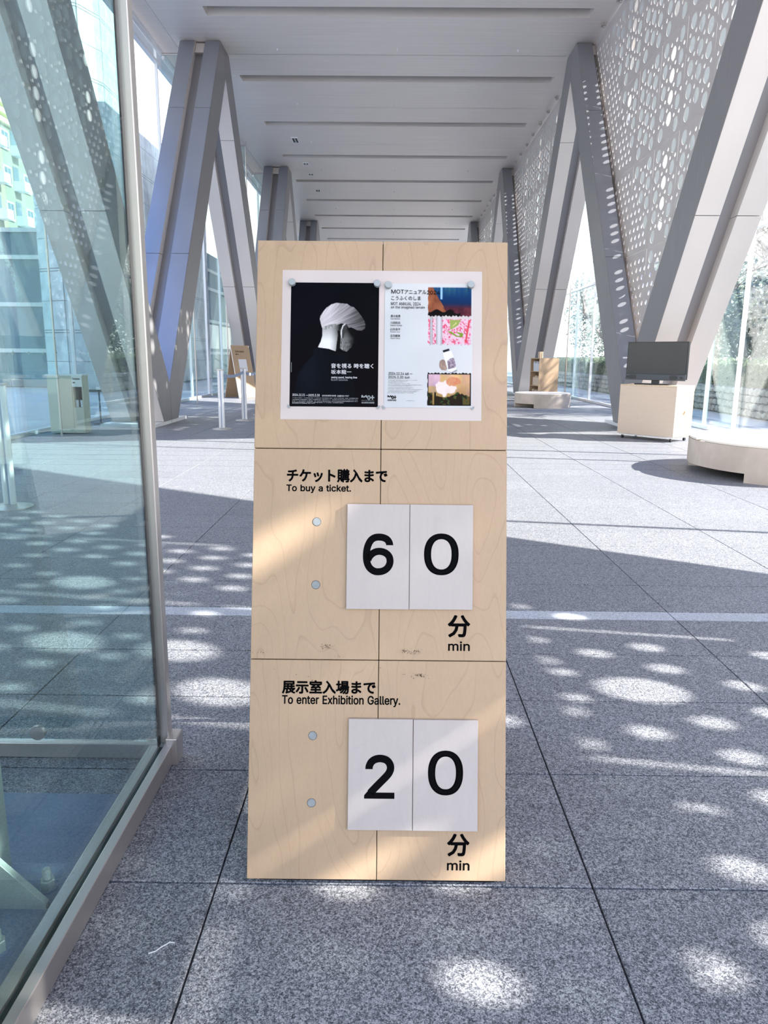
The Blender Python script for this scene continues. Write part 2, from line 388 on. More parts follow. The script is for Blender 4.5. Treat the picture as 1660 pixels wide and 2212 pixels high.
ORD = ['nearest', 'second', 'third', 'fourth', 'farthest']
feet = [1.93+11.07*k for k in range(5)]
pr = pl = None
for k, yf in enumerate(feet):
    d = ['V shaped metal column out at the right of the camera with its foot beside the sign',
         'grey metal V column at right whose foot stands behind the television cabinet',
         'V column at right beyond the bookshelf and round bench',
         'V column far down the right side, only its top seen over the sign',
         'last V column of the right row at the far end of the hall'][k]
    c = column(1, yf, d, pr, .3 if k == 0 else 0.0); pr = c if k == 1 else None if k == 0 else pr  # first column's near leg, out of view, shifted to let sun dots through
for k, yf in enumerate(feet):
    d = ['V shaped metal column at left inside the glass enclosure side of the hall',
         'bluish metal V column at left with light dots on its foot, behind the glass edge',
         'pale V column at left behind the wooden A-frame sign',
         'V column far down the left side, top seen over the plywood sign',
         'last V column of the left row at the far end of the hall'][k]
    c = column(-1, yf, d, pl); pl = pl or c

# ------------------------------------------------------------------ perforated screens in the right hand Vs
def circ(x, y, r, n): return [(x+r*cos(2*pi*i/n+.3), y+r*sin(2*pi*i/n+.3)) for i in range(n)]
HOLES = [(-1.41, 2.72), (-1.30, 2.44), (-1.12, 2.74), (-1.04, 3.76)]
CLEAR = [(-.88, 4.39), (-1.04, 3.76), (-.62, 4.3), (.28, 3.31), (-.04, 3.21), (-.35, 3.28), (.22, 3.91), (.24, 3.62), (.11, 3.48), (.70, 3.90), (-.03, 3.76), (-.06, 3.37), (-.07, 2.25), (-1.43, 2.70), (-1.28, 2.41), (-1.12, 2.38)]
def e_in(z): return SL*z-.48
def make_screen(yf, label, gap, nsh=0.0):
    t = thing('perforated_screen', (4.47, yf, 0), label, 'perforated metal screen', 'perforated metal screens of the right wall')
    zj = [-.14, 1.46, 3.06, 4.66, 6.26, 7.86, 8.1]; yj = [-.52+1.107*k for k in range(-5, 8)]
    dm = fill2d([circ(0, 0, .101, 20)], .004); dm.materials.append(MT['frost']); dm.name = 'glass_disc'; small = MB(); q = random.Random(2)
    rot = Matrix(((0, 0, 1), (1, 0, 0), (0, 1, 0))).to_4x4()     # local x->Y, y->Z, z->X
    for a in range(len(yj)-1):
        for b in range(len(zj)-1):
            y0, y1, z0, z1 = yj[a]+gap, yj[a+1]-gap, zj[b]+gap*.8, zj[b+1]-gap*.8
            R = [(y0, z0), (y1, z0), (y1, z1), (y0, z1)]
            R = clip(R, 1, -SL, -.08); R = clip(R, -1, -SL, -.08+nsh); R = clip(R, 0, 1, 7.98); R = clip(R, 0, -1, -.3)
            if len(R) < 3: continue
            ar = abs(sum(R[i][0]*R[(i+1) % len(R)][1]-R[(i+1) % len(R)][0]*R[i][1] for i in range(len(R))))/2
            if ar < .02: continue
            ok = lambda y, z, r: y0+r < y < y1-r and z0+r < z < z1-r and abs(y)+r*1.3 < SL*z-.08-.02+(nsh if y < 0 else 0) and z+r < 7.9 and z-r > .32
            loops = [R]; yc = (yj[a]+yj[a+1])/2; big = []
            if z1-z0 > 1:
                for cxx, st, nn in ((-.33, .16, 5), (0, .32, 4), (.33, .16, 5)):
                    for k in range(nn):
                        y, z = yc+cxx, zj[b]+st+.32*k
                        if abs(y) < e_in(z)-(1.25 if z < 2.6 else 1.1) and ok(y, z, .12): big.append((y, z))
                if e_in(zj[b]+.8) < 1.3 and z0 > 1.4 and abs(yc) < .6: big.append((.0, 2.25))
            for y, z in big:
                loops.append(circ(y, z, .105, 18))
                if ((min((y-u)**2+(z-v)**2 for u, v in CLEAR) > .12**2 and (z < 4.6 or q.random() < .6)) if yf < 5 else not (abs(y-yc) < .1 and a % 2 == 1)):
                    dd = bpy.data.objects.new('glass_disc', dm); C.objects.link(dd); dd.parent = t; dd.matrix_local = rot @ Matrix.Translation((y, z, 0))
            sm = [(y, z, .05) for y, z in HOLES] if nsh else []
            for y, z in big:
                for dy in (-.108, .108):
                    sm.append((y+dy, z+.16, .033))
            ky = int((y0)/.108)-1
            zz = .35; row = 0
            while zz < 7.9:
                if z0 < zz < z1:
                    yy = -6.048+(.108 if row % 2 else 0)
                    while yy < 6.1:
                        if abs(yy) >= e_in(zz)-1.02: sm.append((yy, zz, .045))
                        yy += .216
                zz += .15; row += 1
            fin = []
            for y, z, r in sm:
                if not ok(y, z, r+.008): continue
                if any((y-u)**2+(z-v)**2 < (r+.112)**2 for u, v in big): continue
                if any((y-u)**2+(z-v)**2 < (r+q+.012)**2 for u, v, q in fin): continue
                fin.append((y, z, r)); loops.append(circ(y, z, r, 10))
                if q.random() < (0 if r == .05 else .92 if y < -.5 and z > 2.42 else .12):
                    P = circ(y, z, r, 8); small.face([(4.471, yf+a_, b_) for a_, b_ in P])
            me = fill2d(loops, .012); me.name = 'perforated_sheet'; me.materials.append(MT['screen'])
            o = bpy.data.objects.new('perforated_sheet', me); C.objects.link(o); o.parent = t; o.matrix_local = rot
    small.build('small_glass_discs', MT['frost'], t, fix=False)['kind'] = 'stuff'
    m = MB()
    for a in range(1, len(yj)-1):
        z = 1.0
        while z < 7.9:
            if abs(yj[a]) < SL*z-.1: m.box(4.48, 4.53, yf+yj[a]-.035, yf+yj[a]+.035, z-.03, z+.03)
            z += .8
    for zz in zj[1:6]:
        y = -5.2
        while y < 5.3:
            if abs(y) < SL*zz-.2: m.box(4.48, 4.53, yf+y-.03, yf+y+.03, zz-.035, zz+.035)
            y += .553
    o = m.build('joint_brackets', MT['steel'], t); o['kind'] = 'stuff'
    return t
sc1 = make_screen(feet[0], 'perforated metal screen close at right, mostly out of the picture, casting round dots', .010, .3)
sc2 = make_screen(feet[1], 'perforated metal screen with oval holes at top right, over the television', .0028)
copy_tree(sc2, (4.47, feet[2], 0))['label'] = 'perforated metal screen at right between the second and third column, right of the sign top'
copy_tree(sc2, (4.47, feet[3], 0))['label'] = 'small distant perforated metal screen at right, just over the sign top edge'

NTH = ['nearest', 'second', 'third', 'fourth', 'fifth', 'sixth', 'seventh', 'eighth', 'ninth', 'tenth', 'eleventh', 'twelfth', 'thirteenth', 'fourteenth', 'fifteenth', 'sixteenth', 'seventeenth', 'eighteenth', 'nineteenth', 'twentieth', 'twenty-first', 'twenty-second', 'twenty-third', 'twenty-fourth', 'twenty-fifth', 'farthest']
# ceiling hook fixings along the screen top
h = MB()
h.tube((4.40, 0, 7.93), (4.40, 0, 8.0), .022); h.tube((4.35, 0, 7.93), (4.40, 0, 7.93), .03); h.tube((4.33, .05, 7.95), (4.33, -.05, 7.95), .02)
hk = None
for k in range(26):
    y = 14.9+1.107*k
    if hk is None: hk = tag(h.build('hook_fixing', MT['steel']), 'small steel fixing along the top edge of the perforated screens, nearest one', 'fixing', 'steel fixings along the right ceiling edge'); hk.location = (0, y, 0)
    else: link_copy(hk, None, (0, y, 0))['label'] = 'small steel fixing along the top edge of the perforated screens, '+NTH[k]+' one'

# ------------------------------------------------------------------ glass walls
def glass_wall(name, label, x, top, mull, ymin, ymax, side, transom):
    w = thing(name, (x, 0, 0), label, None, None, 'structure')
    ysx = [ymin]+[m for m in mull if ymin < m < ymax]+[ymax]
    lv = [(.06, transom-.03), (transom+.03, top)]
    for i in range(len(ysx)-1):
        for z0, z1 in lv:
            MB().box(x-.008, x+.008, ysx[i]+.012, ysx[i+1]-.012, z0, z1).build('glass_pane', MT['glass_blue'], w)
    for i, y in enumerate(ysx):
        MB().box(x-.03, x+.03, y-.022, y+.022, 0, top+.1).build('mullion', MT['white_steel'], w)
    m = MB().box(x-.04, x+.04, ymin, ymax, 0, .06); m.build('bottom_rail', MT['white_steel'], w)
    MB().box(x-.05, x+.05, ymin, ymax, transom-.028, transom+.028).build('transom', MT['white_steel'], w)
    MB().box(x-.05, x+.05, ymin, ymax, top, top+.08).build('top_rail', MT['white_steel'], w)
    cr = MB(); y = ymin+.2; yc = 11.004
    while yc > ymin: yc -= .4617
    while yc < min(ymax, 36):
        yc += .4617
        xx = x-side*.012
        cr.box(xx-.001, xx+.001, yc-.03, yc+.03, 1.183, 1.197); cr.box(xx-.001, xx+.001, yc-.007, yc+.007, 1.16, 1.22)
    cr.build('safety_crosses', MT['white'], w)['kind'] = 'stuff'
    return w
mr = [1.0, 4.57, 8.2, 11.83, 12.94, 16.6, 20.56, 22.4, 26.0, 29.7, 33.4, 37.1, 40.8, 44.5, 48.2]
glass_wall('window_1', 'right glass curtain wall of the hall with white frame bars', 5.48, 7.95, mr, -4, 54, 1, 3.14)
ml = [1.5, 5.2, 8.9, 12.6, 16.3, 18.15, 20.0, 21.85, 23.7, 27.4, 31.1, 34.8, 38.5, 42.2, 46]
glass_wall('window_2', 'left glass curtain wall of the hall with rails at the top', -5.32, 7.88, ml, -4, 54, -1, 7.57)
def fins(xg, xf, yl, name, label, grp):
    f0 = None
    for y in yl:
        if f0 is None:
            f0 = thing(name, (xg, y, 0), label+', nearest to the camera', 'glass fin', grp)
            a, b = sorted((xg, xf))
            MB().box(a, b, y-.01, y+.01, .02, 7.8).build('fin_pane', MT['glass_fin'], f0)
            MB().tube((xf, y, 0), (xf, y, 7.95), .016, n=8).build('edge_rod', MT['steel'], f0)
            MB().tube((xg, y, 7.82), (xf+(.02 if xf > xg else -.02), y, 7.82), .03, n=8).build('bracket_arm', MT['steel'], f0)
        else: f0_ = copy_tree(f0, (xg, y, 0)); f0_['label'] = label+', '+NTH[yl.index(y)]+' from the camera'
fins(-5.27, -4.78, [7.0, 10.7, 14.4, 18.4, 22.1, 25.8, 29.5, 33.2, 36.9], 'glass_fin', 'clear glass fin with steel rod by the left curtain wall', 'glass fins along the left curtain wall')
fins(5.43, 5.05, [9.0, 12.7, 16.4, 21.6, 25.3, 29.0, 32.7], 'glass_fin', 'clear glass fin with steel rod by the right curtain wall', 'glass fins along the right curtain wall')
# tubes under the left soffit
for k, (y0, y1) in enumerate(((13.0, 18.1), (18.3, 22.0), (22.2, 29.2), (29.4, 40))):
    tag(MB().tube((-5.2, y0, 7.72), (-5.2, y1, 7.72), .035, n=10).build('rail_tube', MT['white_steel']),
        'white steel tube under the left soffit, ' + ['nearest length beside the glass edge', 'second length before the tall column top', 'third length beyond the first column', 'last far length'][k], 'tube')

# ------------------------------------------------------------------ outside
tag(MB().box(-90, -5.6, -30, 160, -.3, -.03).build('ground_left', MT['ground']), 'paved ground outside the left glass', kind='structure')
tag(MB().box(6.2, 90, -30, 160, -.3, -.03).build('ground_right', MT['ground']), 'paved ground outside the right glass', kind='structure')
tag(MB().box(-5.6, 6.2, 54.3, 160, -.3, -.03).build('ground_back', MT['ground']), 'ground beyond the hall', kind='structure')

# stone clad building: rounded corner then a long face along the hall
bt = thing('stone_clad_building', (-9, 30, 0), 'white stone clad building with rounded corner outside the left glass', 'building')
path = []
R0 = 1.2; cxx, cyy = -9-R0, 25.0
for k in range(5): 
    a = radians(-180+45*k*.9999); path.append((cxx+R0*cos(a), cyy+R0*sin(a)))
for y in (25.0, 26.25, 27.5, 28.75, 30.0, 31.25, 32.5, 33.75, 35.0, 36.25, 37.5): 
    if y > 25: path.append((-9, y))
core = MB(); core.prism([(p[0]*1.0, p[1]) for p in path]+[(-11.4, 37.5)], 0, 17, axis=2)
co_ = core.build('wall_core', MT['mortar'], bt)
z = .05; course = 0; zs = []
while z < 16.5:
    zs += [(z, z+.875), (z+.89, z+1.765), (z+1.785, z+1.845)]; z += 1.865
for i in range(len(path)-1):
    a, b = Vector((*path[i], 0)), Vector((*path[i+1], 0)); d = (b-a).normalized(); n = Vector((d.y, -d.x, 0))
    for z0, z1 in zs:
        m = MB(); p = a+d*.008; q = b-d*.008; o1 = n*.03; o0 = -n*.03
        m.v = [tuple(p+o0+Vector((0, 0, z0))), tuple(q+o0+Vector((0, 0, z0))), tuple(q+o1+Vector((0, 0, z0))), tuple(p+o1+Vector((0, 0, z0))),
               tuple(p+o0+Vector((0, 0, z1))), tuple(q+o0+Vector((0, 0, z1))), tuple(q+o1+Vector((0, 0, z1))), tuple(p+o1+Vector((0, 0, z1)))]
        m.f = [(0, 3, 2, 1), (4, 5, 6, 7), (0, 1, 5, 4), (1, 2, 6, 5), (2, 3, 7, 6), (3, 0, 4, 7)]
        m.build('cladding_slab', MT['stone'], bt)
# lower glazed wing beyond and beside it
wg = thing('low_wing', (-14, 30, 0), 'low bluish grey wing with horizontal bands outside the left glass', 'building')
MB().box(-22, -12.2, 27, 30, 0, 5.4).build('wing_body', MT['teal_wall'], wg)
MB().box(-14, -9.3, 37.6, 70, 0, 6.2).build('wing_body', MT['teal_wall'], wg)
for z in (1.2, 2.8, 4.4, 5.3):
    MB().box(-22, -12.2, 26.94, 26.99, z, z+.14).build('band', MT['clad'], wg)
    MB().box(-9.3, -9.24, 37.6, 70, z, z+.14).build('band', MT['clad'], wg)
for y in range(38, 68, 3):
    MB().box(-9.3, -9.26, y+.3, y+2.7, 1.5, 2.7).build('window', MT['window_dark'], wg)
# apartment block with white framed windows and balconies
ab = thing('apartment_block', (-36, 60, 0), 'apartment block with white framed windows and balconies at far left behind the glass', 'building')
MB().box(-46, -31, 48, 74, 0, 19).build('block_body', MT['apart'], ab)
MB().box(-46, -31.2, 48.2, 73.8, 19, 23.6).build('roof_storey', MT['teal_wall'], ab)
for z in (19.0, 19.7, 20.4, 22.0, 22.7, 23.4): MB().box(-46.1, -30.7, 47.8, 74.2, z, z+.38).build('cornice', MT['apart_yellow'], ab)
for fl in range(7):
    z = .9+2.7*fl
    for k in range(7):
        y = 50+3.3*k
        f = MB().box(-31.0, -30.86, y-.6, y+.6, z, z+1.45).build('window', MT['white'], ab)
        for y0, y1 in ((y-.48, y-.04), (y+.04, y+.48)): MB().box(-30.86, -30.84, y0, y1, z+.13, z+1.32).build('window_pane', MT['window_dark'], f)
        bl = MB().box(-31.0, -30.1, y+1.1, y+2.1, z-.2, z+.55).build('balcony', MT['white'], ab)
        MB().box(-31.0, -30.97, y+1.15, y+2.05, z+.56, z+1.7).build('balcony_door', MT['window_dark'], bl)

# rubble wall, hedge, trees outside the right glass
rw = thing('rubble_wall', (7.6, 15, 0), 'low pale rubble stone wall under the hedge outside the right glass', 'stone wall')
MB().box(7.66, 8.1, 6, 46, -.03, .60).build('wall_core', MT['mortar'], rw)
rr = random.Random(3); far = MB(); near_st = 0
def stone(mb, y, z, w, h):
    n = rr.randint(5, 6); P = []
    for k in range(n):
        a = 2*pi*k/n+rr.uniform(-.3, .3)+.5; kk = 1/max(abs(cos(a)), abs(sin(a)))**.6; P.append((y+w/2*.98*kk*cos(a), z+h/2*.98*kk*sin(a)*rr.uniform(.9, 1.1)))
    Q = [(y+(p-y)*.88, z+(q-z)*.86) for p, q in P]; i = len(mb.v); x0 = 7.67; x1 = 7.60+rr.uniform(-.02, .02); xm = x1+.02
    mb.v += [(x0, p, q) for p, q in P]+[(xm, p, q) for p, q in P]+[(x1, p, q) for p, q in Q]
    mb.f.append(tuple(i+2*n+k for k in range(n)))
    for a in (0, n):
        for k in range(n):
            q = (k+1) % n; mb.f.append((i+a+k, i+a+q, i+a+n+q, i+a+n+k))
for r in range(4):
    y = 6+rr.uniform(0, .1)
    while y < 45.5:
        w = rr.uniform(.15, .30); h = .15
        if 12.2 < y < 21.5 and near_st < 230:
            m = MB(); stone(m, y+w/2, .06+.15*r, w, h); m.build('stone', MT['rubble'], rw, fix=False); near_st += 1
        else: stone(far, y+w/2, .06+.15*r, w, h)
        y += w
far.build('stone_field', MT['rubble'], rw, fix=False)['kind'] = 'stuff'
def leaves(mb, cx, cy, cz, rx, ry, rz, n, s, box=False):
    for _ in range(n):
        if box:
            p = [cx+rr.uniform(-rx, rx), cy+rr.uniform(-ry, ry), cz+rr.uniform(-rz, rz)]
            k = rr.random()
            if k < .55: p[0] = cx-rx+rr.uniform(-.05, .04)
            elif k < .85: p[2] = cz+rz+rr.uniform(-.05, .05)
        else:
            u = Vector((rr.gauss(0, 1), rr.gauss(0, 1), rr.gauss(0, 1))).normalized()*(rr.random()**.4)
            p = [cx+u.x*rx, cy+u.y*ry, cz+u.z*rz]
        a = Vector((rr.gauss(0, 1), rr.gauss(0, 1), rr.gauss(0, 1))).normalized()*s*rr.uniform(.6, 1.2); b = a.orthogonal().normalized()*s*.6
        P = Vector(p); mb.face([P-a, P+b, P+a, P-b])
hg = thing('hedge', (8.2, 20, .6), 'clipped green hedge growing on the low stone wall', 'hedge')
MB().box(7.82, 8.7, 6, 46, .55, 1.08).build('hedge_core', MT['hedge'], hg)
m = MB(); leaves(m, 8.25, 26, .85, .5, 20, .30, 14000, .05, True); m.build('leaves', MT['hedge'], hg, fix=False)['kind'] = 'stuff'
def tree(x, y, h, seed, label, grp=None, r=.11, spread=1.0):
    q = random.Random(seed); t = thing('bare_tree', (x, y, 0), label, 'tree', 'bare winter trees outside the right glass')
    tr = MB(); br = MB()
    def grow(p, d, L, rad, lev):
        n = 3; cur = p
        for k in range(n):
            nd = (d+Vector((q.uniform(-1, 1), q.uniform(-1, 1), q.uniform(-.4, .6)))*.16).normalized(); nx = cur+nd*L/n
            (tr if lev == 0 else br).tube(cur, nx, rad*(1-k/n*.35), rad*(1-(k+1)/n*.35), n=6 if lev < 2 else 4, caps=False); cur = nx; d = nd
            if lev < 4 and k > 0 or (lev > 0 and lev < 4):
                for _ in range(2 if lev < 3 else 1):
                    a = Vector((q.uniform(-1, 1), q.uniform(-1, 1), q.uniform(-.1, .9)))
                    grow(cur, (d*.55+a*.75*spread).normalized(), L*q.uniform(.5, .72), rad*.55, lev+1)
        if lev < 4: grow(cur, (d+Vector((q.uniform(-.5, .5), q.uniform(-.5, .5), .2))).normalized(), L*.65, rad*.6, lev+1)
    grow(Vector((x, y, -.05)), Vector((0, 0, 1)), h*.42, r, 0)
    tr.build('trunk', MT['bark'], t, smooth=True); br.build('branches', MT['bark'], t, fix=False)['kind'] = 'stuff'
for i, (x, y, h, sp) in enumerate(((9.6, 16.0, 6.5, 1), (10.8, 19.6, 7.5, 1.1), (9.4, 25.0, 6.5, 1), (11.5, 29.5, 8, 1), (12.5, 22.5, 8, 1), (10.2, 35.5, 7, 1), (11.9, 15.6, 6, 1))):
    tree(x, y, h, 11+i, ['bare tree with pale forked trunk seen between the television column and the glass bar', 'tall bare tree behind the first one outside the right glass',
        'bare tree beyond the door frame right of the bookshelf', 'distant bare tree far outside the right glass', 'bare tree standing furthest from the right glass',
        'bare tree at the far end of the hedge', 'bare tree at the right picture edge outside the glass'][i], spread=sp)
for i, (x, y, rx, rz) in enumerate(((14, 20, 2.0, 1.9), (14.5, 27, 2.4, 2.4), (15, 35, 3, 3.0), (15.5, 44, 3.2, 3.4), (17, 56, 4, 4.4), (13.5, 15, 1.6, 1.5))):
    t = thing('evergreen_shrub', (x, y, 0), 'dark evergreen shrub behind the hedge, ' + ['second', 'third', 'fourth', 'fifth', 'farthest', 'nearest'][i] + ' along the right side', 'shrub', 'evergreen shrubs behind the hedge')
    m = MB(); m.tube((x, y, -.05), (x, y, rz), .12, .06); m.build('stem', MT['bark'], t)
    m = MB(); leaves(m, x, y, rz*1.0, rx, rx*1.6, rz, 7000, .13); m.build('foliage', MT['evergreen'], t, fix=False)['kind'] = 'stuff'
